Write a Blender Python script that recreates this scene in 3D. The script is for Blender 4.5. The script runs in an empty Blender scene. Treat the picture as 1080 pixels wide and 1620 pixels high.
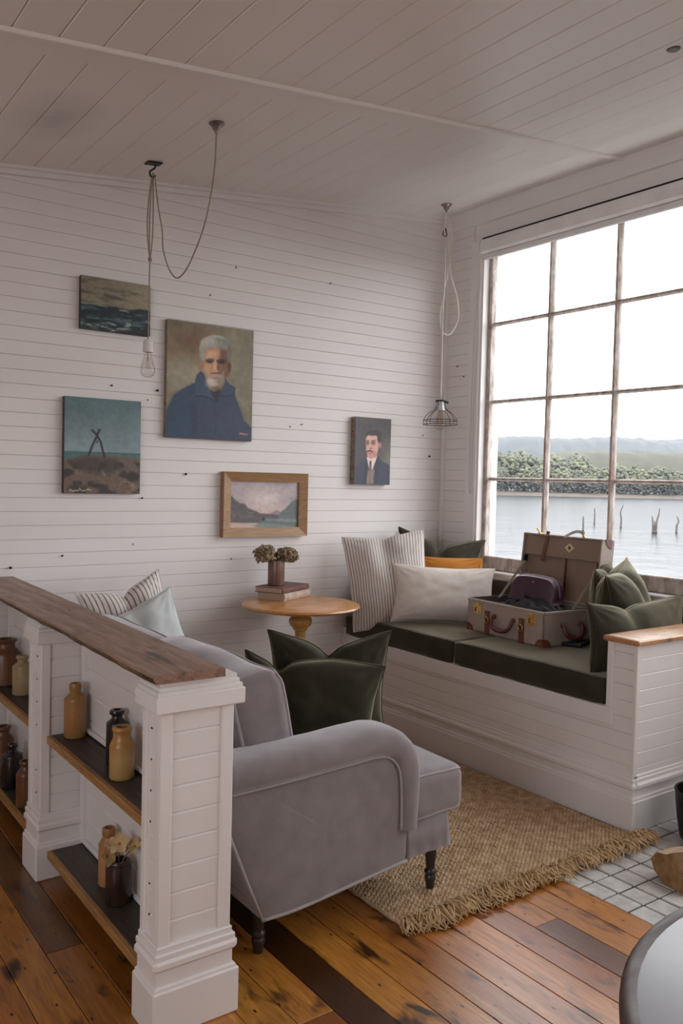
import bpy, bmesh, math, random
import numpy as np
from mathutils import Vector, Matrix, noise

scene = bpy.context.scene
COL = scene.collection
PI = math.pi
# ------------------------------------------------------------------ camera
cam_data = bpy.data.cameras.new('camera')
cam = bpy.data.objects.new('camera', cam_data)
COL.objects.link(cam)
cam_data.sensor_fit = 'HORIZONTAL'
cam_data.sensor_width = 36.0
cam_data.lens = 36.0 * 1336.36 / 1080.0
cam_data.clip_start = 0.05
cam_data.clip_end = 3000
YAW, PITCH, ROLL = 0.624785, -0.0382392, -0.0237776
_f = Vector((math.sin(YAW) * math.cos(PITCH), math.cos(YAW) * math.cos(PITCH), math.sin(PITCH)))
_r = Vector((math.cos(YAW), -math.sin(YAW), 0))
_d = _f.cross(_r)
_r2 = math.cos(ROLL) * _r + math.sin(ROLL) * _d
_d2 = -math.sin(ROLL) * _r + math.cos(ROLL) * _d
cam.matrix_world = Matrix(((_r2.x, -_d2.x, -_f.x, 0), (_r2.y, -_d2.y, -_f.y, 0),
                           (_r2.z, -_d2.z, -_f.z, 1.45), (0, 0, 0, 1)))
scene.camera = cam
# ------------------------------------------------------------------ exposure
vs = scene.view_settings
vs.view_transform = 'Standard'
vs.look = 'None'
vs.exposure = 0.0
vs.gamma = 1.0
vs.use_curve_mapping = False
scene.cycles.use_denoising = True
scene.cycles.max_bounces = 12
scene.cycles.diffuse_bounces = 6
scene.cycles.glossy_bounces = 4
scene.cycles.transparent_max_bounces = 16
scene.cycles.transmission_bounces = 6
scene.cycles.sample_clamp_indirect = 6.0
scene.cycles.caustics_reflective = False
scene.cycles.caustics_refractive = False
# ------------------------------------------------------------------ overcast sky
world = bpy.data.worlds.new('overcast_sky')
scene.world = world
world.use_nodes = True
_nt = world.node_tree
_bg = _nt.nodes['Background']
_tc = _nt.nodes.new('ShaderNodeTexCoord')
_nz = _nt.nodes.new('ShaderNodeTexNoise')
_nz.inputs['Scale'].default_value = 3.0
_nz.inputs['Detail'].default_value = 5.0
_cr = _nt.nodes.new('ShaderNodeValToRGB')
_cr.color_ramp.elements[0].position = 0.3
_cr.color_ramp.elements[0].color = (0.86, 0.88, 0.93, 1)
_cr.color_ramp.elements[1].position = 0.7
_cr.color_ramp.elements[1].color = (1.0, 1.0, 1.0, 1)
_nt.links.new(_tc.outputs['Generated'], _nz.inputs['Vector'])
_nt.links.new(_nz.outputs['Fac'], _cr.inputs['Fac'])
_nt.links.new(_cr.outputs['Color'], _bg.inputs['Color'])
SKY = 5.9
_bg.inputs['Strength'].default_value = SKY

STAIN = (1.06, 3.50)
XW = 3.854      # inner face of the window wall
YB = 4.2        # inner face of the back wall
YR = -2.6       # rear wall
XL = -2.6       # left wall
CB = 0.1088     # ceiling rake
def zc(x):
    return 2.766 + CB * x


def portal(name, loc, rot, sx, sy):
    l = bpy.data.lights.new(name, 'AREA')
    l.shape = 'RECTANGLE'
    l.size, l.size_y = sx, sy
    l.cycles.is_portal = True
    o = bpy.data.objects.new(name, l)
    COL.objects.link(o)
    o.location = loc
    o.rotation_euler = rot
WZ0, WZ1 = 0.905, 2.93
portal('window_portal', (XW + 0.13, 2.43, 1.92), (0, PI / 2, 0), 2.03, 2.78)
portal('window_portal', (XW + 0.13, -0.35, 1.92), (0, PI / 2, 0), 2.03, 1.7)
portal('window_portal', (2.3, YR - 0.13, 1.6), (PI / 2, 0, 0), 1.0, 1.2)
portal('window_portal', (XL - 0.13, 0.0, 1.55), (0, -PI / 2, 0), 1.5, 2.5)

# ------------------------------------------------------------------ helpers
ORG = {}

def tag(o, label=None, cat=None, group=None, kind=None):
    if label: o['label'] = label
    if cat: o['category'] = cat
    if group: o['group'] = group
    if kind: o['kind'] = kind
    return o

def root(name, loc, label, cat, group=None, rot=(0, 0, 0)):
    o = bpy.data.objects.new(name, None)
    COL.objects.link(o)
    o.empty_display_size = 0.05
    o.location = loc
    o.rotation_euler = rot
    ORG[o.name] = Vector(loc)
    return tag(o, label, cat, group)


class MB:
    """collects vertices and faces"""
    def __init__(s):
        s.v = []; s.f = []; s.uv = None

    def add(s, vs_, fs):
        k = len(s.v)
        s.v += [tuple(p) for p in vs_]
        s.f += [tuple(i + k for i in f) for f in fs]
        return s

    def box(s, x0, x1, y0, y1, z0, z1, c=0.0):
        lo = (min(x0, x1), min(y0, y1), min(z0, z1)); hi = (max(x0, x1), max(y0, y1), max(z0, z1))
        if c <= 0:
            vs_ = [((lo, hi)[i & 1][0], (lo, hi)[i >> 1 & 1][1], (lo, hi)[i >> 2 & 1][2]) for i in range(8)]
            return s.add(vs_, [(0, 2, 3, 1), (4, 5, 7, 6), (0, 1, 5, 4), (2, 6, 7, 3), (0, 4, 6, 2), (1, 3, 7, 5)])
        vs_, ix = [], {}
        for i in range(8):
            sg = (i & 1, i >> 1 & 1, i >> 2 & 1)
            for a in range(3):
                p = []
                for b in range(3):
                    e = (lo, hi)[sg[b]][b]
                    p.append(e if a == b else e + (c if sg[b] == 0 else -c))
                ix[(sg, a)] = len(vs_); vs_.append(p)
        fs = []
        for a in range(3):
            b, d = (a + 1) % 3, (a + 2) % 3
            for sa in (0, 1):
                q = []
                for sb, sd in ((0, 0), (1, 0), (1, 1), (0, 1)):
                    sg = [0, 0, 0]; sg[a] = sa; sg[b] = sb; sg[d] = sd
                    q.append(ix[(tuple(sg), a)])
                fs.append(q)
            for sa in (0, 1):
                for sb in (0, 1):
                    q = []
                    for sd, ax in ((0, a), (1, a), (1, b), (0, b)):
                        sg = [0, 0, 0]; sg[a] = sa; sg[b] = sb; sg[d] = sd
                        q.append(ix[(tuple(sg), ax)])
                    fs.append(q)
        for i in range(8):
            sg = (i & 1, i >> 1 & 1, i >> 2 & 1)
            fs.append([ix[(sg, 0)], ix[(sg, 1)], ix[(sg, 2)]])
        return s.add(vs_, fs)

    def prism(s, poly, a0, a1, axis='y'):
        """2-D polygon extruded along an axis: y takes (x,z), x takes (y,z), z takes (x,y)"""
        def P(p, a):
            return {'y': (p[0], a, p[1]), 'x': (a, p[0], p[1]), 'z': (p[0], p[1], a)}[axis]
        n = len(poly)
        vs_ = [P(p, a0) for p in poly] + [P(p, a1) for p in poly]
        fs = [tuple(range(n)), tuple(range(n, 2 * n))] + [(i, (i + 1) % n, n + (i + 1) % n, n + i) for i in range(n)]
        return s.add(vs_, fs)

    def lathe(s, prof, n=24, c=(0, 0, 0), axis='z', cap=True):
        vs_, fs = [], []
        for r, z in prof:
            for i in range(n):
                a = 2 * PI * i / n
                p = (r * math.cos(a), r * math.sin(a), z)
                if axis == 'x': p = (p[2], p[0], p[1])
                if axis == 'y': p = (p[0], p[2], p[1])
                vs_.append((c[0] + p[0], c[1] + p[1], c[2] + p[2]))
        m = len(prof)
        for j in range(m - 1):
            for i in range(n):
                fs.append((j * n + i, j * n + (i + 1) % n, (j + 1) * n + (i + 1) % n, (j + 1) * n + i))
        if cap:
            fs.append(tuple(range(n))); fs.append(tuple(range((m - 1) * n, m * n)))
        return s.add(vs_, fs)

    def tube(s, pts, r, n=6, closed=False):
        pts = [Vector(p) for p in pts]
        m = len(pts)
        rs = r if isinstance(r, (list, tuple)) else [r] * m
        def tan(i):
            a = pts[(i - 1) % m] if (closed or i > 0) else pts[i]
            b = pts[(i + 1) % m] if (closed or i < m - 1) else pts[i]
            t = b - a
            return t.normalized() if t.length > 1e-9 else Vector((0, 0, 1))
        t = tan(0)
        up = Vector((0, 0, 1)) if abs(t.z) < 0.9 else Vector((1, 0, 0))
        nrm = (up - t * up.dot(t)).normalized()
        vs_, fs = [], []
        for i in range(m):
            t = tan(i)
            nrm = nrm - t * nrm.dot(t)
            nrm = nrm.normalized() if nrm.length > 1e-6 else t.orthogonal().normalized()
            b = t.cross(nrm)
            for k in range(n):
                a = 2 * PI * k / n
                vs_.append(pts[i] + (nrm * math.cos(a) + b * math.sin(a)) * rs[i])
        for i in range(m if closed else m - 1):
            for k in range(n):
                j = (i + 1) % m
                fs.append((i * n + k, i * n + (k + 1) % n, j * n + (k + 1) % n, j * n + k))
        if not closed:
            fs.append(tuple(range(n))); fs.append(tuple(range((m - 1) * n, m * n)))
        return s.add(vs_, fs)

    def xf(s, M):
        s.v = [tuple(M @ Vector(p)) for p in s.v]
        return s

    def bow(s, fn):
        s.v = [tuple(fn(*p)) for p in s.v]
        return s

    def mesh(s, name, mat, smooth=False, weld=0.0, angle=None):
        me = bpy.data.meshes.new(name)
        me.from_pydata(s.v, [], s.f)
        if s.uv is not None:
            uvl = me.uv_layers.new(name='UVMap')
            li = np.zeros(len(me.loops), dtype=np.int32)
            me.loops.foreach_get('vertex_index', li)
            uvl.data.foreach_set('uv', np.asarray(s.uv, dtype=np.float32)[li].ravel())
        bm = bmesh.new(); bm.from_mesh(me)
        if weld: bmesh.ops.remove_doubles(bm, verts=bm.verts, dist=weld)
        bmesh.ops.recalc_face_normals(bm, faces=bm.faces)
        bm.to_mesh(me); bm.free()
        if smooth:
            me.shade_smooth()
            if angle:
                me.set_sharp_from_angle(angle=math.radians(angle))
        if mat: me.materials.append(mat)
        return me


def link(name, me, parent=None, loc=(0, 0, 0), rot=(0, 0, 0), scale=None):
    o = bpy.data.objects.new(name, me)
    COL.objects.link(o)
    o.location = loc
    o.rotation_euler = rot
    if scale: o.scale = scale
    if parent: o.parent = parent
    return o

def part(name, mb, mat, parent=None, smooth=False, local=False, weld=0.0, angle=None, label=None):
    """a mesh object; built in world coordinates unless local, then moved into the parent's frame"""
    if parent is not None and not local:
        g = ORG[parent.name]
        mb.v = [(p[0] - g.x, p[1] - g.y, p[2] - g.z) for p in mb.v]
    o = link(name, mb.mesh(name, mat, smooth, weld, angle), parent)
    ORG[o.name] = ORG[parent.name] if parent is not None else Vector((0, 0, 0))
    if label: o['label'] = label
    return o

def solo(name, mb, mat, loc, label, cat, group=None, rot=(0, 0, 0), smooth=False, weld=0.0, angle=None):
    """a thing that is one mesh, built in its own frame"""
    o = link(name, mb.mesh(name, mat, smooth, weld, angle), None, loc, rot)
    ORG[o.name] = Vector(loc)
    return tag(o, label, cat, group)

def smooth_path(pts, k=8, closed=False):
    P = [Vector(p) for p in pts]; n = len(P); out = []
    for i in range(n if closed else n - 1):
        p0 = P[(i - 1) % n] if (closed or i > 0) else P[i]
        p1 = P[i]; p2 = P[(i + 1) % n]
        p3 = P[(i + 2) % n] if (closed or i + 2 < n) else P[(i + 1) % n]
        for j in range(k):
            t = j / k
            out.append(0.5 * ((2 * p1) + (p2 - p0) * t + (2 * p0 - 5 * p1 + 4 * p2 - p3) * t * t + (3 * p1 - p0 - 3 * p2 + p3) * t ** 3))
    if not closed: out.append(P[-1])
    return out

def rounded_box(hx, hy, hz, r, n=10, puff=(0, 0, 0), wr=0.0, seed=0, sc=6.0):
    """soft box centred on the origin; puff swells the faces across each axis"""
    mb = MB()
    def samples(h):
        inner = max(h - r, 1e-4)
        a = [-inner + 2 * inner * i / n for i in range(n + 1)]
        e = [r * math.tan(PI / 4 * j / 4) for j in (1, 2, 3, 4)]
        return [-inner - x for x in reversed(e)] + a + [inner + x for x in e]
    S = [samples(hx), samples(hy), samples(hz)]
    H = (hx, hy, hz)
    for ax in range(3):
        b, c = (ax + 1) % 3, (ax + 2) % 3
        for sg in (-1, 1):
            vs_, fs = [], []
            for p in S[b]:
                for q in S[c]:
                    co = [0, 0, 0]; co[ax] = sg * H[ax]; co[b] = p; co[c] = q
                    vs_.append(co)
            nb, nc = len(S[b]), len(S[c])
            for i in range(nb - 1):
                for j in range(nc - 1):
                    fs.append((i * nc + j, (i + 1) * nc + j, (i + 1) * nc + j + 1, i * nc + j + 1))
            mb.add(vs_, fs)
    def fn(x, y, z):
        P = [x, y, z]; d = [0, 0, 0]; o = [0, 0, 0]
        for i in range(3):
            inn = H[i] - r
            o[i] = max(-inn, min(inn, P[i])); d[i] = P[i] - o[i]
        L = math.sqrt(sum(t * t for t in d))
        if L > 1e-9:
            P = [o[i] + d[i] / L * r for i in range(3)]
        u = [max(-1, min(1, P[i] / H[i])) for i in range(3)]
        g = [1 - t * t for t in u]
        Q = [P[0] + puff[0] * u[0] * g[1] * g[2], P[1] + puff[1] * u[1] * g[0] * g[2], P[2] + puff[2] * u[2] * g[0] * g[1]]
        if wr:
            w = noise.noise_vector(Vector(Q) * sc + Vector((seed * 7.3, seed, -seed)))
            Q = [Q[i] + w[i] * wr for i in range(3)]
        return Q
    mb.bow(fn)
    return mb, fn

# ------------------------------------------------------------------ materials
def lin(c):
    return tuple(((v / 255) / 12.92 if v / 255 <= 0.04045 else ((v / 255 + 0.055) / 1.055) ** 2.4) for v in c)

class NT:
    def __init__(s, name):
        s.m = bpy.data.materials.new(name); s.m.use_nodes = True
        s.t = s.m.node_tree; s.b = s.t.nodes['Principled BSDF']
    def n(s, typ, **kw):
        nd = s.t.nodes.new(typ)
        for k, v in kw.items():
            if hasattr(nd, k) and k not in nd.inputs: setattr(nd, k, v)
            else: nd.inputs[k].default_value = v
        return nd
    def l(s, a, b): s.t.links.new(a, b)
    def coords(s, kind='Object', scale=(1, 1, 1)):
        if kind == 'World':
            g = s.n('ShaderNodeNewGeometry').outputs['Position']
        else:
            g = s.n('ShaderNodeTexCoord').outputs[kind]
        mp = s.n('ShaderNodeMapping'); mp.inputs['Scale'].default_value = scale
        s.l(g, mp.inputs['Vector'])
        return mp.outputs['Vector']
    def noise(s, vec, scale, detail=4.0, rough=0.55, dist=0.0):
        nd = s.n('ShaderNodeTexNoise', Scale=scale, Detail=detail, Roughness=rough, Distortion=dist)
        s.l(vec, nd.inputs['Vector'])
        return nd.outputs['Fac']
    def ramp(s, fac, stops):
        nd = s.n('ShaderNodeValToRGB')
        el = nd.color_ramp.elements
        while len(el) < len(stops): el.new(0.5)
        for e, (p, c) in zip(el, stops):
            e.position = p; e.color = (*c[:3], 1)
        s.l(fac, nd.inputs['Fac'])
        return nd.outputs['Color']
    def mix(s, fac, a, b, mode='MIX'):
        nd = s.n('ShaderNodeMix', data_type='RGBA', blend_type=mode)
        for sock, v in ((nd.inputs[0], fac), (nd.inputs[6], a), (nd.inputs[7], b)):
            if hasattr(v, 'links') or isinstance(v, bpy.types.NodeSocket): s.l(v, sock)
            elif isinstance(v, (int, float)): sock.default_value = v
            else: sock.default_value = (*v[:3], 1)
        return nd.outputs[2]
    def bump(s, h, strength, dist=0.01):
        nd = s.n('ShaderNodeBump', Strength=strength, Distance=dist)
        s.l(h, nd.inputs['Height']); s.l(nd.outputs['Normal'], s.b.inputs['Normal'])
    def set(s, **kw):
        for k, v in kw.items():
            k = k.replace('_', ' ')
            if isinstance(v, bpy.types.NodeSocket): s.l(v, s.b.inputs[k])
            elif isinstance(v, (tuple, list)) and len(v) == 3: s.b.inputs[k].default_value = (*v, 1)
            else: s.b.inputs[k].default_value = v
        return s

def mat(name, c, c2=None, rough=0.5, scale=10, detail=4, bump=0.0, bscale=60, bdist=0.004, metal=0.0, stretch=(1, 1, 1), space='Object', lo=0.35, hi=0.65, **kw):
    t = NT(name)
    v = t.coords(space, stretch)
    c2 = c2 or tuple(x * 0.9 for x in c)
    t.set(Base_Color=t.ramp(t.noise(v, scale, detail), [(lo, c2), (hi, c)]), Roughness=rough, Metallic=metal, **kw)
    if bump: t.bump(t.noise(v, bscale, 3), bump, bdist)
    return t.m

M = {}
M['wall'] = mat('white_painted_boards', (0.80, 0.765, 0.755), (0.745, 0.705, 0.70), rough=0.45, scale=2.5, space='World', bump=0.15, bscale=40, stretch=(0.4, 1, 1.6), lo=0.2, hi=0.8)
M['ceiling'] = mat('white_painted_ceiling', (0.85, 0.83, 0.80), (0.80, 0.775, 0.75), rough=0.4, scale=2.0, space='World', bump=0.12, bscale=30, lo=0.2, hi=0.8)
M['white'] = mat('white_gloss_joinery', (0.80, 0.775, 0.77), (0.75, 0.72, 0.715), rough=0.35, scale=3, space='World', bump=0.1, bscale=50, lo=0.2, hi=0.8)
M['gap'] = mat('painted_joint', (0.62, 0.59, 0.58), rough=0.8)
M['darkgap'] = mat('dark_floor_joint', (0.02, 0.014, 0.01), rough=0.9)

# a soft grey smoke smudge on the ceiling boards
_t = NT.__new__(NT); _t.m = M['ceiling']; _t.t = _t.m.node_tree; _t.b = _t.t.nodes['Principled BSDF']
_g = _t.n('ShaderNodeNewGeometry'); _mp = _t.n('ShaderNodeMapping', vector_type='POINT')
_mp.inputs['Location'].default_value = (-STAIN[0] * 5.0, -STAIN[1] * 3.0, 0); _mp.inputs['Scale'].default_value = (5.0, 3.0, 0.0)
_t.l(_g.outputs['Position'], _mp.inputs['Vector'])
_gr = _t.n('ShaderNodeTexGradient', gradient_type='SPHERICAL'); _t.l(_mp.outputs['Vector'], _gr.inputs['Vector'])
_mu = _t.n('ShaderNodeMath', operation='MULTIPLY'); _t.l(_gr.outputs['Fac'], _mu.inputs[0]); _t.l(_t.noise(_g.outputs['Position'], 6, 4), _mu.inputs[1])
_src = _t.b.inputs['Base Color'].links[0].from_socket
_t.l(_t.mix(_mu.outputs[0], _src, (0.40, 0.38, 0.37)), _t.b.inputs['Base Color'])

def wood(name, dark, light, rough=0.35, along='y', coat=0.0, objcol=False, knots=0.0, space='World', sc=1.0, bump=0.1):
    t = NT(name)
    st = {'y': (14, 1.1, 14), 'x': (1.1, 14, 14), 'z': (14, 14, 1.1)}[along]
    st = tuple(x * sc for x in st)
    v = t.coords(space, st)
    if objcol:
        oi = t.n('ShaderNodeObjectInfo')
        ad = t.n('ShaderNodeVectorMath', operation='ADD')
        mu = t.n('ShaderNodeMath', operation='MULTIPLY'); mu.inputs[1].default_value = 37.0
        t.l(oi.outputs['Random'], mu.inputs[0]); t.l(v, ad.inputs[0]); t.l(mu.outputs[0], ad.inputs[1])
        v = ad.outputs[0]
    g = t.noise(v, 2.2, 6, 0.65, 0.6)
    g2 = t.noise(v, 9.0, 3, 0.6)
    c = t.ramp(g, [(0.28, dark), (0.5, tuple((a + b) / 2 for a, b in zip(dark, light))), (0.72, light)])
    c = t.mix(0.35, c, t.ramp(g2, [(0.35, tuple(x * 0.45 for x in dark)), (0.65, light)]), 'MIX')
    if objcol:
        c = t.mix(1.0, c, oi.outputs['Color'], 'MULTIPLY')
    if objcol:   # old nail holes
        vr = t.n('ShaderNodeTexVoronoi', voronoi_dimensions='2D', Scale=1.0); t.l(t.coords(space, (11, 4.5, 1)), vr.inputs['Vector'])
        c = t.mix(t.ramp(vr.outputs['Distance'], [(0.030, (1, 1, 1)), (0.042, (0, 0, 0))]), c, (0.012, 0.008, 0.006))
    if knots:
        kv = t.coords(space, {'y': (7, 2.4, 7), 'x': (2.4, 7, 7), 'z': (7, 7, 2.4)}[along])
        k = t.ramp(t.noise(kv, 1.6, 3, 0.6, 0.3), [(0.57, (0, 0, 0)), (0.68, (1, 1, 1))])
        c = t.mix(k, c, tuple(x * knots for x in dark))
    t.set(Base_Color=c, Roughness=t.ramp(g, [(0.3, (rough * 1.25,) * 3), (0.7, (rough * 0.85,) * 3)]))
    if coat: t.set(Coat_Weight=coat, Coat_Roughness=0.25)
    t.bump(g2, bump, 0.004)
    return t.m

M['floor'] = wood('varnished_floor_planks', (0.32, 0.12, 0.022), (0.62, 0.29, 0.065), rough=0.30, objcol=True, knots=0.12, coat=0.35)
M['ledge'] = wood('old_brown_plank', (0.165, 0.085, 0.054), (0.37, 0.225, 0.16), rough=0.42, knots=0.25)
M['shelf'] = wood('dark_stained_shelf', (0.022, 0.016, 0.012), (0.075, 0.055, 0.042), rough=0.45)
M['shelf_edge'] = wood('sawn_shelf_edge', (0.24, 0.115, 0.035), (0.50, 0.27, 0.09), rough=0.5)
M['arm_wood'] = wood('oiled_armrest_wood', (0.32, 0.13, 0.05), (0.58, 0.29, 0.12), rough=0.3, along='x', coat=0.2, knots=0.35)
M['table_wood'] = wood('honey_pine', (0.46, 0.19, 0.055), (0.66, 0.31, 0.10), rough=0.28, along='x', coat=0.35, sc=0.6)
M['table_leg'] = wood('amber_pine_turning', (0.42, 0.22, 0.055), (0.58, 0.32, 0.09), rough=0.3, along='z', sc=0.8)
M['frame_wood'] = wood('oak_picture_frame', (0.24, 0.125, 0.055), (0.43, 0.25, 0.12), rough=0.45, along='x')
M['dark_wood'] = wood('dark_table_rim', (0.035, 0.014, 0.010), (0.085, 0.038, 0.026), rough=0.5, along='x')
M['leg'] = mat('black_turned_wood', (0.014, 0.013, 0.014), (0.03, 0.027, 0.026), rough=0.3)

t = NT('peeling_window_paint')
v = t.coords('World')
sel = t.ramp(t.noise(t.coords('World', (1, 1, 0.35)), 26, 5, 0.65), [(0.40, (0, 0, 0)), (0.62, (1, 1, 1))])
wd = t.ramp(t.noise(t.coords('World', (30, 6, 6)), 3, 4), [(0.3, (0.24, 0.18, 0.145)), (0.7, (0.44, 0.36, 0.31))])
t.set(Base_Color=t.mix(sel, wd, (0.58, 0.52, 0.48)), Roughness=0.7)
t.bump(t.noise(v, 34, 6, 0.7), 0.5, 0.006)
M['peel'] = t.m

def glass(name, ior=1.45, tint=(1, 1, 1), rim=None):
    t = NT(name)
    tr = t.n('ShaderNodeBsdfTransparent'); tr.inputs['Color'].default_value = (*tint, 1)
    gl = t.n('ShaderNodeBsdfGlossy'); gl.inputs['Roughness'].default_value = 0.03
    lw = t.n('ShaderNodeLayerWeight', Blend=0.5)
    pw = t.n('ShaderNodeMath', operation='POWER'); pw.inputs[1].default_value = 4.0
    ma = t.n('ShaderNodeMath', operation='MULTIPLY_ADD'); ma.inputs[1].default_value = (ior - 1) * 1.4; ma.inputs[2].default_value = 0.03
    t.l(lw.outputs['Facing'], pw.inputs[0]); t.l(pw.outputs[0], ma.inputs[0])
    if rim:
        t.l(t.mix(pw.outputs[0], tint, rim), tr.inputs['Color'])
    mx = t.n('ShaderNodeMixShader')
    t.l(ma.outputs[0], mx.inputs[0]); t.l(tr.outputs[0], mx.inputs[1]); t.l(gl.outputs[0], mx.inputs[2])
    t.l(mx.outputs[0], t.t.nodes['Material Output'].inputs['Surface'])
    return t.m
M['pane'] = glass('window_glass', 1.3, (0.97, 0.985, 0.98))
M['bulb'] = glass('clear_bulb_glass', 1.5, (0.93, 0.92, 0.90), (0.30, 0.28, 0.26))

def fabric(name, c, c2=None, rough=0.9, sheen=0.0, scale=5, bump=0.25, bscale=420, sheen_tint=None):
    t = NT(name)
    v = t.coords('Object')
    c2 = c2 or tuple(x * 0.82 for x in c)
    t.set(Base_Color=t.ramp(t.noise(v, scale, 4), [(0.3, c2), (0.7, c)]), Roughness=rough)
    if sheen:
        t.set(Sheen_Weight=sheen, Sheen_Roughness=0.4)
        t.b.inputs['Sheen Tint'].default_value = (*(sheen_tint or c), 1)
    t.bump(t.noise(v, bscale, 2), bump, 0.002)
    return t.m
M['velvet'] = fabric('olive_velvet', (0.034, 0.029, 0.013), (0.018, 0.015, 0.007), sheen=1.0, sheen_tint=(0.62, 0.55, 0.38), bump=0.25, bscale=60, scale=12)
M['velvet_dark'] = fabric('deep_green_velvet', (0.030, 0.025, 0.011), (0.013, 0.011, 0.005), sheen=1.0, sheen_tint=(0.70, 0.62, 0.46), scale=9, bump=0.25, bscale=50)
M['sofa'] = fabric('grey_linen', (0.255, 0.226, 0.232), (0.205, 0.18, 0.185), scale=14, bump=0.4, bscale=500, sheen=0.9, sheen_tint=(0.85, 0.82, 0.86))
M['sofa_pipe'] = fabric('grey_linen_piping', (0.40, 0.37, 0.38))
M['cream'] = fabric('cream_linen', (0.70, 0.635, 0.585), (0.63, 0.565, 0.52), scale=30, bump=0.4, bscale=350)
M['pale'] = fabric('pale_linen', (0.62, 0.64, 0.625), (0.48, 0.52, 0.53), scale=9)
M['mustard'] = fabric('mustard_linen', (0.52, 0.205, 0.028), (0.45, 0.165, 0.02), scale=10, bump=0.4)

def striped(name, freq):
    t = NT(name)
    uv = t.n('ShaderNodeTexCoord').outputs['UV']
    sx = t.n('ShaderNodeSeparateXYZ'); t.l(uv, sx.inputs[0])
    ad = t.n('ShaderNodeMath', operation='MULTIPLY'); ad.inputs[1].default_value = freq; t.l(sx.outputs[0], ad.inputs[0])
    fr = t.n('ShaderNodeMath', operation='FRACT'); t.l(ad.outputs[0], fr.inputs[0])
    st = t.ramp(fr.outputs[0], [(0.0, (0, 0, 0)), (0.70, (0, 0, 0)), (0.74, (1, 1, 1)), (0.96, (1, 1, 1)), (1.0, (0, 0, 0))])
    base = t.ramp(t.noise(t.coords('Object'), 20, 3), [(0.3, (0.66, 0.61, 0.575)), (0.7, (0.75, 0.70, 0.665))])
    t.set(Base_Color=t.mix(st, base, (0.20, 0.155, 0.15)), Roughness=0.92)
    t.bump(t.noise(t.coords('Object'), 380, 2), 0.35, 0.002)
    return t.m
M['stripe'] = striped('ticking_stripe_linen', 30)
M['stripe2'] = striped('narrow_stripe_linen', 24)
M['iron'] = mat('black_iron', (0.018, 0.016, 0.016), rough=0.45, metal=0.6)
M['dark_bronze'] = mat('dark_bronze', (0.06, 0.045, 0.035), rough=0.4, metal=0.8)
M['brass'] = mat('polished_brass', (0.83, 0.60, 0.20), (0.70, 0.47, 0.13), rough=0.22, metal=1.0)
M['rose'] = mat('aged_ceiling_rose', (0.28, 0.25, 0.22), (0.14, 0.12, 0.10), rough=0.35, metal=0.6)
M['cord_tan'] = mat('tan_fabric_cord', (0.33, 0.27, 0.20), rough=0.9)
M['cord_white'] = mat('cream_fabric_cord', (0.72, 0.66, 0.58), rough=0.9)
M['ceramic'] = mat('white_porcelain', (0.74, 0.72, 0.71), rough=0.2)
M['filament'] = mat('coiled_filament', (0.55, 0.30, 0.16), rough=0.4, metal=0.4)
M['blind'] = mat('white_blind_cassette', (0.80, 0.78, 0.78), rough=0.4)

# ================================================================== THE SETTING
def struct(name, mb, m, **kw):
    o = part(name, mb, m, **kw)
    o['kind'] = 'structure'
    return o

def board_profile(h, th=0.014, ch=0.0025, gap=0.0007):
    """unit-long tongue-and-groove board: length on +x, face towards -y, height on z"""
    a, b = gap / 2, h - gap / 2
    return MB().prism([(0.0, a + ch), (0.0, b - ch), (ch, b), (th, b), (th, a), (ch, a)], 0, 1, 'x')

# ---- back wall
ZP, Z0 = 0.0681, 1.259
wall_back = struct('wall_back', MB().prism([(XL, -0.05), (XW + 0.2, -0.05), (XW + 0.2, zc(XW) + 0.08), (XL, zc(XL) + 0.08)], YB + 0.012, YB + 0.15, 'y'), M['gap'])
bme = board_profile(ZP).mesh('wall_board', M['wall'])
k0 = -int(Z0 / ZP) - 1
for k in range(k0, 40):
    z = Z0 + k * ZP
    if z < -0.05: continue
    x0 = max(XL, (z - 0.012 - 2.766) / CB)
    if x0 > XW - 0.05: break
    link('wall_board', bme, wall_back, (x0, YB, z), (0, 0, 0), (XW - x0 + 0.002, 1, 1))
random.seed(3)
NAILS = [(2.264, 2.608), (2.108, 2.433), (2.9, 2.619), (2.715, 1.768), (2.641, 1.752), (1.813, 1.895), (1.761, 1.842), (1.566, 1.901), (1.983, 1.46), (2.27, 0.991), (2.718, 0.975), (1.692, 1.088), (1.325, 1.04), (1.078, 0.991), (3.668, 1.752), (3.728, 1.617), (2.566, 0.736), (1.737, 1.329)]
nme = MB().lathe([(0.001, -0.012), (0.0065, -0.011), (0.0065, -0.006), (0.0035, -0.005), (0.0035, 0.004)], 8, axis='y').mesh('nail', M['iron'])
hme = MB().tube(smooth_path([(0, 0.004, 0), (0, -0.012, 0), (0.002, -0.022, 0.002), (0.006, -0.026, 0.012)], 4), 0.004, 6).mesh('wall_hook', M['iron'])
for i, (x, z) in enumerate(NAILS):
    s = (1.0, 0.55, 0.8, 1.0, 0.6)[i % 5]
    if i in (1, 3, 10, 0, 2):
        link('wall_hook', hme, wall_back, (x, YB, z), (0, 0.6 * (i - 2), 0), (0.6, 0.6, 0.6))
    else:
        link('nail', nme, wall_back, (x, YB, z), (0, 0, 0), (s, s, s))
trim_1 = struct('trim_1', MB().box(XL, XW, YB - 0.022, YB, 2.728, 2.772, 0.004).box(XL, XW, YB - 0.045, YB, 2.752, 2.772, 0.004).bow(lambda x, y, z: (x, y, z + CB * x)), M['white'])
trim_2 = struct('trim_2', MB().box(XW - 0.026, XW, YB - 0.026, YB, 0, 3.17, 0.004), M['white'])

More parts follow.
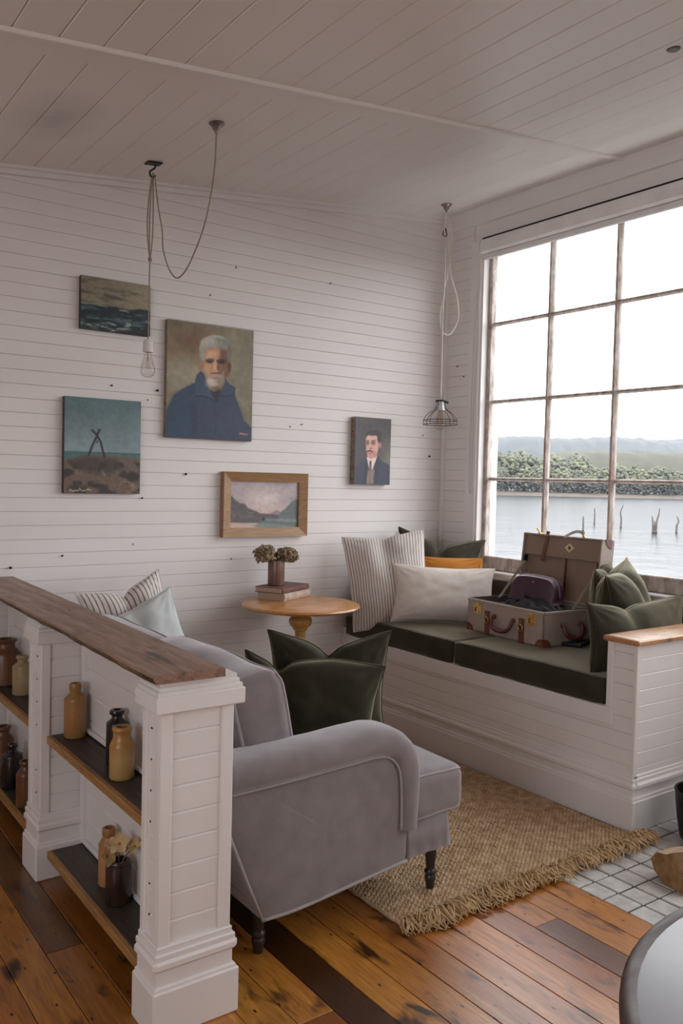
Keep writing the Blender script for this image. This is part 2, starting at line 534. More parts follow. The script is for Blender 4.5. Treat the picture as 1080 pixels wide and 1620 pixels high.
# ---- ceiling
ceiling = struct('ceiling', MB().prism([(XL, zc(XL) + 0.013), (XW + 0.2, zc(XW + 0.2) + 0.013), (XW + 0.2, zc(XW + 0.2) + 0.1), (XL, zc(XL) + 0.1)], YR - 0.1, YB + 0.15, 'y'), M['gap'])
CP = 0.1475
rk = math.atan(CB)
cme = board_profile(CP / math.cos(rk), 0.014, 0.0035, 0.0016).mesh('ceiling_board', M['ceiling'])
def ceil_board(x, y0, y1):
    o = link('ceiling_board', cme, ceiling)
    Z = Vector((math.cos(rk), 0, math.sin(rk))); Y = Vector((-math.sin(rk), 0, math.cos(rk))); X = Vector((0, 1, 0))
    L = y1 - y0
    o.matrix_world = Matrix(((X.x * L, Y.x, Z.x, x), (X.y * L, Y.y, Z.y, y0), (X.z * L, Y.z, Z.z, zc(x)), (0, 0, 0, 1)))
BEAM_Y = 2.83
k = int((XL - 0.715) / CP)
x = 0.715 + k * CP
while x < XW - 0.02:
    ceil_board(x, BEAM_Y, YB)
    ceil_board(x, YR, BEAM_Y)
    x += CP
trim_3 = struct('trim_3', MB().box(XL, XW - 0.03, BEAM_Y, BEAM_Y + 0.125, 2.766 - 0.004, 2.766 + 0.004, 0).box(XL, XW - 0.03, BEAM_Y - 0.012, BEAM_Y + 0.012, 2.766 - 0.016, 2.766 + 0.002, 0.003)
                .bow(lambda x, y, z: (x, y, z + CB * x)), M['ceiling'])
vent = root('ceiling_knot', (2.832, 1.896, zc(2.832)), 'dark round hole cover on the ceiling boards near the window', 'fitting')
part('cover_ring', MB().lathe([(0.020, 0.004), (0.026, -0.001), (0.022, -0.004), (0.013, -0.004)], 16), M['dark_bronze'], vent, True, True)
part('plug', MB().lathe([(0.001, -0.003), (0.014, -0.003), (0.014, 0.003)], 16), M['iron'], vent, True, True)

# ---- window wall
OA0, OA1, OB0, OB1 = 1.04, 3.87, -1.2, 0.5
OZ0, OZ1 = 0.87, 2.96
wr = MB()
for y0, y1, z0, z1 in ((OA1, YB + 0.15, -0.05, 3.3), (OB1, OA0, -0.05, 3.3), (YR - 0.1, OB0, -0.05, 3.3),
                       (OA0, OA1, -0.05, OZ0), (OA0, OA1, OZ1, 3.3), (OB0, OB1, -0.05, OZ0), (OB0, OB1, OZ1, 3.3)):
    wr.box(XW + 0.004, XW + 0.15, y0, y1, z0, z1)
wall_right = struct('wall_right', wr, M['wall'])
bme2 = board_profile(ZP, 0.010).mesh('wall_board', M['wall'])
for k in range(k0, 40):
    z = Z0 + k * ZP
    if z < 0.4 or z > 3.1: continue
    link('wall_board', bme2, wall_right, (XW - 0.006, YB - 0.02, z), (0, 0, -PI / 2), (0.225, 1, 1))
    if z < 0.82:
        link('wall_board', bme2, wall_right, (XW - 0.006, 3.97, z), (0, 0, -PI / 2), (1.9, 1, 1))
for y, z in ((4.075, 2.207), (4.013, 2.136)):
    link('nail', nme, wall_right, (XW - 0.006, y, z), (0, 0, -PI / 2), (0.7, 0.7, 0.7))
trim_4 = struct('trim_4', MB().prism([(XW + 0.004, 3.20), (XW - 0.055, 3.195), (XW - 0.055, 3.17), (XW - 0.045, 3.16), (XW - 0.018, 3.115), (XW - 0.012, 3.09), (XW + 0.004, 3.085)], YR, YB, 'y'), M['white'])

def window(name, ya, yb, ncol, stile=0.045, full=True):
    """a glazed sash between ya (far) and yb (near): the frame with its muntins and panes"""
    xs = XW + 0.05
    w = MB()
    g0, g1 = ya - stile, yb + stile
    zb, zt = 0.99, 2.937
    sash = part(name, MB().box(xs - 0.022, xs + 0.022, ya - stile + 0.0, ya, 0.905, zt + 0.03, 0.004)
                .box(xs - 0.022, xs + 0.022, yb, yb + stile, 0.905, zt + 0.03, 0.004)
                .box(xs - 0.026, xs + 0.026, yb, ya, 0.905, zb, 0.005).box(xs - 0.022, xs + 0.022, yb, ya, zt, zt + 0.03, 0.004), M['peel'])
    sash['kind'] = 'structure'
    cols = [g0 + (g1 - g0) * i / ncol for i in range(ncol + 1)]
    rows = [zb + (zt - zb) * i / 4 for i in range(5)]
    for y in cols[1:-1]:
        part('muntin', MB().prism([(y - 0.015, xs + 0.012), (y - 0.015, xs - 0.004), (y - 0.007, xs - 0.02), (y + 0.007, xs - 0.02), (y + 0.015, xs - 0.004), (y + 0.015, xs + 0.012)], zb, zt, 'z')
             .bow(lambda x, y_, z: (y_, x, z)), M['peel'], sash)
    for z in rows[1:-1]:
        for c in range(ncol):
            part('glazing_bar', MB().prism([(xs + 0.012, z - 0.012), (xs - 0.002, z - 0.012), (xs - 0.016, z - 0.005), (xs - 0.016, z + 0.005), (xs - 0.002, z + 0.012), (xs + 0.012, z + 0.012)], cols[c] - 0.008, cols[c + 1] + 0.008, 'y'), M['peel'], sash)
    for r in range(4):
        for c in range(ncol):
            yo, yi = cols[c + 1] + 0.004, cols[c] - 0.004
            part('pane', MB().add([(xs + 0.006, yo, rows[r]), (xs + 0.006, yi, rows[r]), (xs + 0.006, yi, rows[r + 1]), (xs + 0.006, yo, rows[r + 1])], [(0, 1, 2, 3)]), M['pane'], sash)
    return sash
window('window_1', 3.846, 2.400, 3, 0.028)
window('window_2', 2.345, 1.065, 3, 0.03)
window('window_3', 0.49, -1.19, 4, 0.04)
cas = MB()
for y0, y1 in ((3.872, 3.965), (0.945, 1.038)):
    cas.box(XW - 0.022, XW + 0.002, y0, y1, 0.83, 2.98, 0.004)
cas.box(XW - 0.03, XW + 0.002, 3.862, 3.885, 0.87, 2.98, 0.004)
cas.box(XW - 0.02, XW + 0.15, 3.847, 3.872, 0.87, 2.96)
cas.box(XW - 0.02, XW + 0.15, 1.038, 1.063, 0.87, 2.96)
cas.box(XW - 0.012, XW + 0.12, 2.347, 2.398, 0.87, 2.96, 0.004)
cas.box(XW - 0.012, XW + 0.12, 1.04, 3.87, 2.90, 2.99, 0.004)
trim_5 = struct('trim_5', cas, M['white'])
sil = MB().box(XW - 0.055, XW + 0.17, 0.99, 3.925, 0.868, 0.904, 0.006).box(XW - 0.03, XW + 0.002, 0.99, 3.925, 0.80, 0.868, 0.005)
trim_6 = struct('trim_6', sil, M['white'])

bl = root('roller_blind', (XW - 0.04, 3.83, 2.88), 'white roller blind cassette across the top of the window', 'blind')
part('cassette', MB().prism([(XW - 0.013, 2.875), (XW - 0.06, 2.875), (XW - 0.075, 2.887), (XW - 0.078, 2.93), (XW - 0.066, 2.962), (XW - 0.05, 2.97), (XW - 0.013, 2.97)], 0.99, 3.835, 'y'), M['blind'], bl)
part('end_cap', MB().prism([(XW - 0.012, 2.870), (XW - 0.062, 2.870), (XW - 0.079, 2.884), (XW - 0.082, 2.932), (XW - 0.068, 2.966), (XW - 0.05, 2.974), (XW - 0.012, 2.974)], 3.836, 3.845, 'y'), M['blind'], bl)
part('bottom_bar', MB().box(XW - 0.05, XW - 0.028, 1.0, 3.825, 2.842, 2.874, 0.003), M['blind'], bl)
part('shadow_seal', MB().box(XW - 0.055, XW - 0.013, 0.99, 3.835, 2.9715, 2.977), M['iron'], bl)  # thin black strip standing in for the shadow line above the cassette
pc = root('blind_pull_cord', (XW - 0.03, 3.90, 1.4), 'thin cream blind cord hanging down the window architrave', 'cord')
part('cord_loop', MB().tube(smooth_path([(XW - 0.035, 3.86, 2.86), (XW - 0.033, 3.905, 2.4), (XW - 0.032, 3.915, 1.8), (XW - 0.032, 3.912, 1.42), (XW - 0.032, 3.90, 1.40), (XW - 0.032, 3.895, 1.42), (XW - 0.032, 3.893, 1.9), (XW - 0.034, 3.87, 2.5), (XW - 0.035, 3.85, 2.86)], 8), 0.0016, 5), M['cord_white'], pc, True)

# ---- walls out of the frame
lw_ = MB()
LY0, LY1, LZ0, LZ1 = -1.25, 1.25, 0.8, 2.3
for y0, y1, z0, z1 in ((YR - 0.1, LY0, -0.05, 2.7), (LY1, YB + 0.1, -0.05, 2.7), (LY0, LY1, -0.05, LZ0), (LY0, LY1, LZ1, 2.7)):
    lw_.box(XL - 0.12, XL, y0, y1, z0, z1)
struct('wall_left', lw_, M['wall'])
w5 = part('window_5', MB().box(XL - 0.08, XL - 0.04, LY0, LY1, LZ0, LZ0 + 0.06).box(XL - 0.08, XL - 0.04, LY0, LY1, LZ1 - 0.06, LZ1), M['white'])
w5['kind'] = 'structure'
for i in range(5):
    y = LY0 + 0.03 + (LY1 - LY0 - 0.06) * i / 4
    part('stile', MB().box(XL - 0.08, XL - 0.04, y - 0.03, y + 0.03, LZ0, LZ1), M['white'], w5)
    if i < 4:
        part('pane', MB().add([(XL - 0.06, y, LZ0), (XL - 0.06, y + 0.61, LZ0), (XL - 0.06, y + 0.61, LZ1), (XL - 0.06, y, LZ1)], [(0, 1, 2, 3)]), M['pane'], w5)
rw = MB()
RX0, RX1, RZ0, RZ1 = 1.8, 2.8, 1.0, 2.2
for x0, x1, z0, z1 in ((XL - 0.1, RX0, -0.05, 3.4), (RX1, XW + 0.1, -0.05, 3.4), (RX0, RX1, -0.05, RZ0), (RX0, RX1, RZ1, 3.4)):
    rw.box(x0, x1, YR - 0.12, YR, z0, z1)
struct('wall_rear', rw, M['wall'])
w4 = part('window_4', MB().box(RX0, RX1, YR - 0.08, YR - 0.04, RZ0, RZ0 + 0.06).box(RX0, RX1, YR - 0.08, YR - 0.04, RZ1 - 0.06, RZ1), M['white'])
w4['kind'] = 'structure'
for i in range(5):
    x = RX0 + 0.03 + (RX1 - RX0 - 0.06) * i / 4; dxp = (RX1 - RX0 - 0.06) / 4
    part('stile', MB().box(x - 0.03, x + 0.03, YR - 0.08, YR - 0.04, RZ0, RZ1), M['white'], w4)
    if i < 4:
        part('pane', MB().add([(x, YR - 0.06, RZ0), (x + dxp, YR - 0.06, RZ0), (x + dxp, YR - 0.06, RZ1), (x, YR - 0.06, RZ1)], [(0, 1, 2, 3)]), M['pane'], w4)

# ---- plank floor
floor = struct('floor', MB().box(XL - 0.1, XW + 0.1, YR - 0.1, YB + 0.1, -0.08, -0.012), M['darkgap'])
FP, FX0 = 0.1137, 0.648
pme = MB().box(0, FP - 0.0022, 0, 1, -0.013, 0, 0.0016)
def plank(x, y0, y1, col):
    mb = MB().box(0.0011, FP - 0.0011, 0, y1 - y0 - 0.002, -0.013, 0.0, 0.0015)
    o = link('floor_plank', mb.mesh('floor_plank', M['floor']), floor, (x, y0, 0))
    o.color = (*col, 1)
random.seed(11)
HX0, HY0, HY1 = 2.467, 0.88, 2.10
SPEC = {  # column index: (joint y values, tints from far to near)
    0: ([1.35], [(0.95, 0.86, 0.62), (0.9, 0.8, 0.6)]),
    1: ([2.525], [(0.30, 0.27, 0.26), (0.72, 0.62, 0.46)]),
    2: ([], [(0.55, 0.44, 0.33)]),
    5: ([1.826], [(0.92, 0.85, 0.66), (0.45, 0.32, 0.26)]),
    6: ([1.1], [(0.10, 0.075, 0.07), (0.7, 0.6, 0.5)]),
    7: ([], [(0.98, 0.92, 0.70)]),
    8: ([0.9], [(0.80, 0.70, 0.52), (0.9, 0.8, 0.6)]),
    9: ([2.4], [(0.5, 0.4, 0.35), (0.66, 0.52, 0.46)]),
    10: ([], [(0.82, 0.66, 0.60)]),
    11: ([], [(1.0, 0.82, 0.74)]),
    12: ([], [(0.60, 0.40, 0.36)]),
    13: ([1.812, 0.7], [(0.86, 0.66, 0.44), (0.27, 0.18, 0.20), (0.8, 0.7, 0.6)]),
    14: ([], [(0.86, 0.74, 0.58)]),
    15: ([], [(0.92, 0.76, 0.50)]),
}
k = int((XL - FX0) / FP)
while FX0 + k * FP < XW:
    x = FX0 + k * FP
    ytop = YB
    if x > HX0 - 0.02:
        plank(x, HY1, YB, (0.8, 0.7, 0.6)); ytop = HY0
    js, cols = SPEC.get(k, ([random.uniform(-1, 3)], [tuple(random.uniform(0.7, 1.0) * c for c in (1, 0.88, 0.7)) for _ in range(2)]))
    edges = [ytop] + [j for j in js if j < ytop] + [YR]
    for i in range(len(edges) - 1):
        plank(x, edges[i + 1], edges[i], cols[min(i, len(cols) - 1)])
    k += 1
# ---- tiled hearth
hearth = struct('hearth', MB().box(HX0 + 0.001, XW, HY0, HY1, -0.012, -0.006), mat('dark_grout', (0.05, 0.045, 0.05), rough=0.9))
M['tile'] = mat('grey_stone_tile', (0.60, 0.575, 0.545), (0.40, 0.385, 0.37), rough=0.55, scale=14, detail=6, bump=0.5, bscale=40, bdist=0.004, space='World')
tme = [MB().box(0.0038, 0.0887, 0.0038, 0.0980, -0.012, 0.0, 0.003).bow(lambda x, y, z: (x + 0.0012 * noise.noise(Vector((x * 90 + s, y * 90, 1))), y + 0.0012 * noise.noise(Vector((x * 90, y * 90 + s, 5))), z)).mesh('tile', M['tile']) for s in (0, 5, 9, 14)]
for i in range(15):
    for j in range(12):
        o = link('tile', tme[(i * 5 + j * 3) % 4], hearth, (HX0 + i * 0.0925, 1.605 - 0.715 + j * 0.1018, random.uniform(-0.001, 0.001)))

# ================================================================== HALF-WALL BOOKCASE
hw = root('half_wall_bookcase', (0.99, 3.0, 0), 'white panelled half-wall bookcase with square columns and open shelves', 'bookcase')
def column(y0, y1):
    """square column whose shaft runs from y0 (near) to y1"""
    x0, x1 = 0.882, 1.092
    col = part('column', MB().box(x0 + 0.012, x1 - 0.012, y0 + 0.012, y1, 0.0, 0.93), M['white'], hw)
    def ring(nm, steps):
        mb = MB()
        for d, za, zb, c in steps:
            mb.box(x0 - d, x1 + d * 1.15, y0 - d, y1 + (d if y1 < 2.5 else 0.0) * 0.3, za, zb, c)
        part(nm, mb, M['white'], col)
    ring('plinth', [(0.018, 0.0, 0.124, 0.004), (0.012, 0.11, 0.134, 0.004), (0.005, 0.12, 0.178, 0.002)])
    ring('base_moulding', [(0.016, 0.172, 0.205, 0.010), (0.010, 0.20, 0.218, 0.003), (0.004, 0.212, 0.235, 0.003)])
    ring('cap', [(0.020, 0.846, 0.890, 0.003), (0.015, 0.888, 0.902, 0.003), (0.009, 0.900, 0.914, 0.003), (0.004, 0.912, 0.926, 0.002)])
    for a in (0, 1):   # corner strips on the near face and the shelf side
        xa = x0 if a == 0 else x1 - 0.034
        part('corner_strip', MB().box(xa, xa + 0.034, y0, y0 + 0.014, 0.23, 0.85, 0.003), M['white'], col)
    part('corner_strip', MB().box(x0 + 0.0004, x0 + 0.014, y0 + 0.0142, y0 + 0.040, 0.23, 0.85, 0.002), M['white'], col)
    part('corner_strip', MB().box(x0, x0 + 0.014, y1 - 0.028, y1, 0.23, 0.85, 0.003), M['white'], col)
    me = board_profile(0.0705, 0.012, 0.0035).mesh('panel_board', M['white'])
    for i in range(9):
        link('panel_board', me, col, (x0 + 0.03 - 0.99, y0 + 0.008 - 3.0, 0.222 + 0.0705 * i), (0, 0, 0), (x1 - x0 - 0.06, 1, 1))
    ms = board_profile(0.0705, 0.006, 0.002).mesh('panel_board', M['white'])
    for i in range(9):
        link('panel_board', ms, col, (x0 + 0.008 - 0.99, y1 - 0.01 - 3.0, 0.222 + 0.0705 * i), (0, 0, -PI / 2), (y1 - y0 - 0.03, 1, 1))
    holes = MB()
    for i in range(7):
        if i in (2,): continue
        holes.lathe([(0.0032, 0), (0.0032, 0.004)], 8, (x0 + 0.0065, y0 + 0.075, 0.29 + i * 0.083), 'x')
    part('peg_holes', holes, M['iron'], col)['kind'] = 'stuff'
    return col
column(1.985, 2.105)
column(3.012, 3.165)
column(4.03, 4.19)
bp = part('back_panel', MB().box(1.05, 1.075, 2.10, 4.19, 0.02, 0.926), M['white'], hw)
bb = board_profile(0.092, 0.010, 0.0035).mesh('panel_board', M['white'])
for ya, yb in ((2.105, 3.012), (3.165, 4.03)):
    for i in range(9):
        link('panel_board', bb, bp, (1.042 - 0.99, yb - 3.0, 0.10 + 0.092 * i), (0, 0, -PI / 2), (yb - ya, 1, 1))
    sk = MB()
    for z, d in ((0.106, 0.0), (0.52, 0.0)):
        sk.box(1.026, 1.042, ya, yb, z, z + 0.014, 0.003)
    part('shelf_cleat', sk, M['white'], bp)
    for yy in (ya, yb - 0.028):
        part('corner_strip', MB().box(1.024, 1.046, yy, yy + 0.028, 0.11, 0.926, 0.003), M['white'], bp)
    for z in (0.078, 0.488):
        e0, e1 = (ya + 0.002, yb - (0.0 if yb < 3.2 else 0.002))
        sh = part('shelf', MB().box(0.922, 1.044, e0, e1, z, z + 0.026), M['shelf'], hw)
        part('shelf_edge', MB().box(0.904, 0.9225, e0, e1, z - 0.002, z + 0.026, 0.002).bow(lambda x, y, q: (x + 0.002 * noise.noise(Vector((y * 6, q, 0))), y, q)), M['shelf_edge'], sh)
lg = MB()
N = 60
vs_, fs = [], []
for i in range(N + 1):
    t = i / N; y = 1.958 + (4.192 - 1.958) * t
    xl = 0.847 + 0.03 * t + 0.006 * noise.noise(Vector((y * 3.1, 0, 2))) + 0.004 * noise.noise(Vector((y * 13, 0, 7)))
    xr = 1.049 + 0.042 * t + 0.002 * noise.noise(Vector((y * 5, 9, 2)))
    zt = 0.950 + 0.0012 * noise.noise(Vector((y * 7, 1, 1)))
    und = 0.008 + 0.006 * noise.noise(Vector((y * 9, 3, 3)))
    vs_ += [(xl + 0.003, y, zt), (xl - 0.001, y, zt - 0.006), (xl + und, y, 0.9265), (xr, y, 0.9265), (xr, y, zt - 0.003), (xr - 0.003, y, zt)]
for i in range(N):
    for j in range(6):
        fs.append((i * 6 + j, i * 6 + (j + 1) % 6, (i + 1) * 6 + (j + 1) % 6, (i + 1) * 6 + j))
fs += [tuple(range(6)), tuple(range(N * 6, N * 6 + 6))]
lg.add(vs_, fs)
lg.v = [(x - 0.95, y - 3.0, z - 0.9265) for x, y, z in lg.v]
ledge = solo('timber_ledge', lg, M['ledge'], (0.95, 3.0, 0.9265), 'long weathered brown timber ledge with rough edge topping the half-wall bookcase', 'ledge')

bk_ = MB()
vs_, fs = [], []
for i in range(N * 3 + 1):
    q = i / 3; i0 = min(int(q), N - 1); f = q - i0
    P = lambda j: tuple(lg.v[i0 * 6 + j][c] * (1 - f) + lg.v[(i0 + 1) * 6 + j][c] * f for c in range(3))
    a, b = P(1), P(2); y = a[1]
    w1 = 0.0018 * noise.noise(Vector((y * 31, 1, 0))); w2 = 0.003 * noise.noise(Vector((y * 27, 5, 0)))
    vs_ += [(a[0] - 0.0002, y, a[2] - 0.0005), (a[0] - 0.0025 + w1 + 0.002, y, a[2] - 0.007), (b[0] - 0.004 + w2, y, b[2] + 0.005), (b[0] - 0.0002, y, b[2] + 0.0004)]
    if i:
        for j in range(3): fs.append(((i - 1) * 4 + j, i * 4 + j, i * 4 + j + 1, (i - 1) * 4 + j + 1))
link('bark_edge', bk_.add(vs_, fs).mesh('bark_edge', mat('dark_waney_edge', (0.20, 0.125, 0.065), (0.045, 0.026, 0.015), rough=0.7, scale=22, detail=6, stretch=(1, 0.35, 1), bump=0.6, bscale=60), True), ledge)

# ================================================================== WINDOW BENCH
wb = root('window_bench', (3.4, 3.1, 0), 'white panelled window bench built in under the window', 'bench')
BF, BE = 3.062, 2.112        # board face towards the room, board face of the near end
part('seat_box', MB().box(BF + 0.012, XW - 0.01, BE + 0.012, YB - 0.002, 0, 0.485), M['gap'], wb)
part('seat_board', MB().box(BF - 0.004, XW - 0.01, BE + 0.13, YB - 0.002, 0.485, 0.500, 0.002), M['white'], wb)
part('end_wall', MB().box(BF + 0.012, XW - 0.01, BE + 0.012, BE + 0.128, 0.485, 0.785), M['white'], wb)
fm = board_profile(ZP, 0.012, 0.0035).mesh('panel_board', M['white'])
for i in range(5):
    link('panel_board', fm, wb, (BF - 3.4, YB - 0.004 - 3.1, 0.20 + ZP * i), (0, 0, -PI / 2), (YB - BE - 0.006, 1, 1))
for i in range(4):
    link('panel_board', fm, wb, (BF - 3.4, BE + 0.135 - 3.1, 0.20 + ZP * (5 + i)), (0, 0, -PI / 2), (0.133, 1, 1))
for i in range(9):
    link('panel_board', fm, wb, (BF + 0.004 - 3.4, BE - 3.1, 0.195 + 0.0662 * i), (0, 0, 0), (XW - BF - 0.012, 1, 1))
part('corner_strip', MB().box(BF - 0.004, BF + 0.022, BE - 0.006, BE + 0.012, 0.20, 0.788, 0.003), M['white'], wb)
part('seat_rail', MB().box(BF - 0.016, BF + 0.002, BE + 0.105, YB - 0.004, 0.426, 0.500, 0.004), M['white'], wb)
part('post_trim', MB().box(BF - 0.014, BF + 0.002, BE + 0.108, BE + 0.138, 0.499, 0.788, 0.003), M['white'], wb)
for nm, y0, y1, x0, x1 in (('front_skirting', BE - 0.024, YB - 0.004, BF - 0.027, BF), ('end_skirting', BE - 0.024, BE, BF - 0.027, XW - 0.012)):
    mb = MB()
    for d, za, zb, c in ((0.024, 0.0, 0.132, 0.003), (0.018, 0.12, 0.146, 0.004), (0.008, 0.13, 0.19, 0.002), (0.021, 0.176, 0.206, 0.009), (0.012, 0.20, 0.222, 0.003), (0.006, 0.215, 0.235, 0.003)):
        if nm == 'front_skirting': mb.box(BF - d, BF + 0.006, BE - d, y1, za, zb, c)
        else: mb.box(BF + 0.0062, x1, BE - d, BE + 0.006, za, zb, c)
    part(nm, mb, M['white'], wb)
al = MB().box(BF - 0.032, XW - 0.014, BE - 0.028, BE + 0.152, 0.7885, 0.812, 0.006)
al.bow(lambda x, y, z: (x - 3.43, y + 0.003 * noise.noise(Vector((x * 8, y * 3, z * 20))) - 2.18, z - 0.7885))
solo('armrest_ledge', al, M['arm_wood'], (3.43, 2.18, 0.7885), 'glossy orange-brown timber ledge topping the near end of the window bench', 'ledge')

def soft_cushion(name, x0, x1, y0, y1, z0, z1, m, pm, label, cat, group=None, r=0.02, puff=(0.008, 0.008, 0.018), wr=0.006, seed=1, pipes=True, lean=None):
    hx, hy, hz = (x1 - x0) / 2, (y1 - y0) / 2, (z1 - z0) / 2
    t = root(name, ((x0 + x1) / 2, (y0 + y1) / 2, z0), label, cat, group)
    mb, fn = rounded_box(hx, hy, hz, r, 14, puff, wr, seed)
    mb.v = [(x, y, z + hz) for x, y, z in mb.v]
    part('cover', mb, m, t, True, True, 0.0005)
    if pipes:
        for sz in (-1, 1):
            path = []
            for (ax, ay), (bx, by) in (((-1, -1), (1, -1)), ((1, -1), (1, 1)), ((1, 1), (-1, 1)), ((-1, 1), (-1, -1))):
                for i in range(14):
                    u = i / 14
                    px, py = ax + (bx - ax) * u, ay + (by - ay) * u
                    p = Vector(fn(px * hx, py * hy, sz * hz))
                    path.append(p + Vector((0, 0, hz)))
            part('piping', MB().tube(path, 0.0042, 5, True), pm, t, True, True)
    return t
soft_cushion('bench_cushion', BF - 0.012, 3.80, 3.205, YB - 0.03, 0.5005, 0.622, M['velvet_dark'], M['velvet_dark'], 'dark green velvet bench cushion under the striped and cream pillows', 'cushion', 'velvet bench cushions', seed=2, puff=(0.004, 0.002, 0.010))
soft_cushion('bench_cushion', BF - 0.012, 3.80, BE + 0.142, 3.204, 0.5005, 0.622, M['velvet_dark'], M['velvet_dark'], 'dark green velvet bench cushion under the open suitcase', 'cushion', 'velvet bench cushions', seed=5, puff=(0.004, 0.002, 0.010))
for ya, yb, lb, sd in ((3.205, 4.16, 'green velvet back bolster behind the mustard and cream pillows', 3), (2.27, 3.195, 'green velvet back bolster behind the open suitcase under the window sill', 8)):
    soft_cushion('back_bolster', 3.742, 3.840, ya, yb, 0.63, 0.868, M['velvet'], M['velvet'], lb, 'cushion', 'velvet back bolsters', r=0.035, seed=sd, puff=(0.006, 0.0, 0.006))

# ================================================================== SOFA
sf = root('sofa', (1.6, 3.0, 0), 'grey linen roll-arm sofa with dark turned legs backing onto the half wall', 'sofa')
SY0, SY1 = 2.10, 3.93
def arm(near):
    s = 1 if near else -1
    yo = SY0 if near else SY1
    Y = lambda d: yo + s * d          # d grows towards the seat
    base = MB()
    prof = [(1.15, 0.60), (1.165, 0.40), (1.275, 0.128), (1.40, 0.128), (1.62, 0.150), (1.835, 0.172), (1.838, 0.40), (1.815, 0.52), (1.74, 0.575), (1.22, 0.56)]
    n = len(prof); lay = [(0.034, 0.985), (0.022, 1.0), (0.026, 1.0), (0.15, 1.0), (0.16, 0.99)]
    cx, cz = 1.5, 0.36
    # a sheet of cloth with gentle pull folds
    G = 26
    def edge(u):
        pts = prof; L = [0]
        for i in range(n):
            a, b = pts[i], pts[(i + 1) % n]
            L.append(L[-1] + math.hypot(a[0] - b[0], a[1] - b[1]))
        d = u * L[-1]
        for i in range(n):
            if d <= L[i + 1] or i == n - 1:
                f = (d - L[i]) / (L[i + 1] - L[i]); a, b = pts[i], pts[(i + 1) % n]
                return (a[0] + (b[0] - a[0]) * f, a[1] + (b[1] - a[1]) * f)
    E = 80
    ring = [edge(i / E) for i in range(E)]
    rings = [(0.02, f) for f in (0.02, 0.25, 0.5, 0.75, 0.93)] + [(0.024, 0.99), (0.036, 1.0), (0.15, 1.0)]
    vs_, fs = [], []
    for d, f in rings:
        for (x, z) in ring:
            px, pz = cx + (x - cx) * f, cz + (z - cz) * f
            w = 0.006 * noise.noise(Vector((px * 7, pz * 2.2, 3 if near else 9))) + 0.003 * noise.noise(Vector((px * 22, pz * 5, 1)))
            vs_.append((px, Y(d + w * (1 if f < 1 else 0.6)), pz))
    for k in range(len(rings) - 1):
        for i in range(E):
            fs.append((k * E + i, k * E + (i + 1) % E, (k + 1) * E + (i + 1) % E, (k + 1) * E + i))
    vs_.append((cx, Y(0.02 + 0.006 * noise.noise(Vector((cx * 7, cz * 2.2, 3 if near else 9))) + 0.003 * noise.noise(Vector((cx * 22, cz * 5, 1)))), cz))
    fs += [(i, (i + 1) % E, len(vs_) - 1) for i in range(E)] + [tuple(range((len(rings) - 1) * E, len(rings) * E))]
    base.add(vs_, fs)
    side = part('side_panel', base, M['sofa'], sf, True, angle=50)
    hem = [(x, Y(0.0225), z + 0.004) for x, z in ((1.275, 0.128), (1.40, 0.128), (1.62, 0.150), (1.835, 0.172))]
    part('hem', MB().tube(smooth_path(hem, 5), 0.006, 6), M['sofa_pipe'], side, True)
    part('rear_seam', MB().tube([(1.162, Y(0.022), 0.41), (1.22, Y(0.022), 0.265), (1.277, Y(0.022), 0.13)], 0.005, 6), M['sofa_pipe'], side, True)
    # rolled arm: a soft band that runs forward and turns down at the front
    path = [(1.16, 0.582), (1.30, 0.585), (1.45, 0.590), (1.60, 0.597), (1.69, 0.600), (1.755, 0.588), (1.803, 0.553), (1.828, 0.50), (1.834, 0.43), (1.834, 0.36), (1.832, 0.29)]
    P = smooth_path([(x, 0, z) for x, z in path], 6)
    m = len(P); K = 20
    vs_, fs = [], []
    for i, p in enumerate(P):
        a = P[max(i - 1, 0)]; b = P[min(i + 1, m - 1)]
        t = (b - a).normalized(); nrm = Vector((-t.z, 0, t.x))
        if nrm.z < 0 and i < m / 2: nrm = -nrm
        tt = i / (m - 1)
        half_n = 0.050 - 0.014 * max(0, (tt - 0.6) / 0.4)
        for k in range(K):
            q = 2 * PI * k / K
            cx_, sn = math.cos(q), math.sin(q)
            e = 0.62
            off = half_n * math.copysign(abs(sn) ** e, sn)
            d = 0.079 + 0.083 * math.copysign(abs(cx_) ** e, cx_)
            w = 0.003 * noise.noise(Vector((p.x * 16, p.z * 16, k * 0.6)))
            vs_.append((p.x + nrm.x * (off + w), Y(d - 0.004), p.z + nrm.z * (off + w)))
    for i in range(m - 1):
        for k in range(K):
            fs.append((i * K + k, i * K + (k + 1) % K, (i + 1) * K + (k + 1) % K, (i + 1) * K + k))
    fs += [tuple(range(K)), tuple(range((m - 1) * K, m * K))]
    ro = part('rolled_arm', MB().add(vs_, fs), M['sofa'], sf, True, angle=70)
    pp = []
    for i, p in enumerate(P):
        a = P[max(i - 1, 0)]; b = P[min(i + 1, m - 1)]
        t = (b - a).normalized(); nrm = Vector((-t.z, 0, t.x)); tt = i / (m - 1)
        h = 0.046 - 0.014 * max(0, (tt - 0.6) / 0.4)
        pp.append((p.x - nrm.x * h, Y(0.012), p.z - nrm.z * h))
    part('piping', MB().tube(pp, 0.0048, 6), M['sofa_pipe'], ro, True)
arm(True); arm(False)
part('base_rail', MB().box(1.25, 2.03, SY0 + 0.07, SY1 - 0.07, 0.175, 0.30, 0.01), M['sofa'], sf)
vl = MB()
vs_, fs = [], []
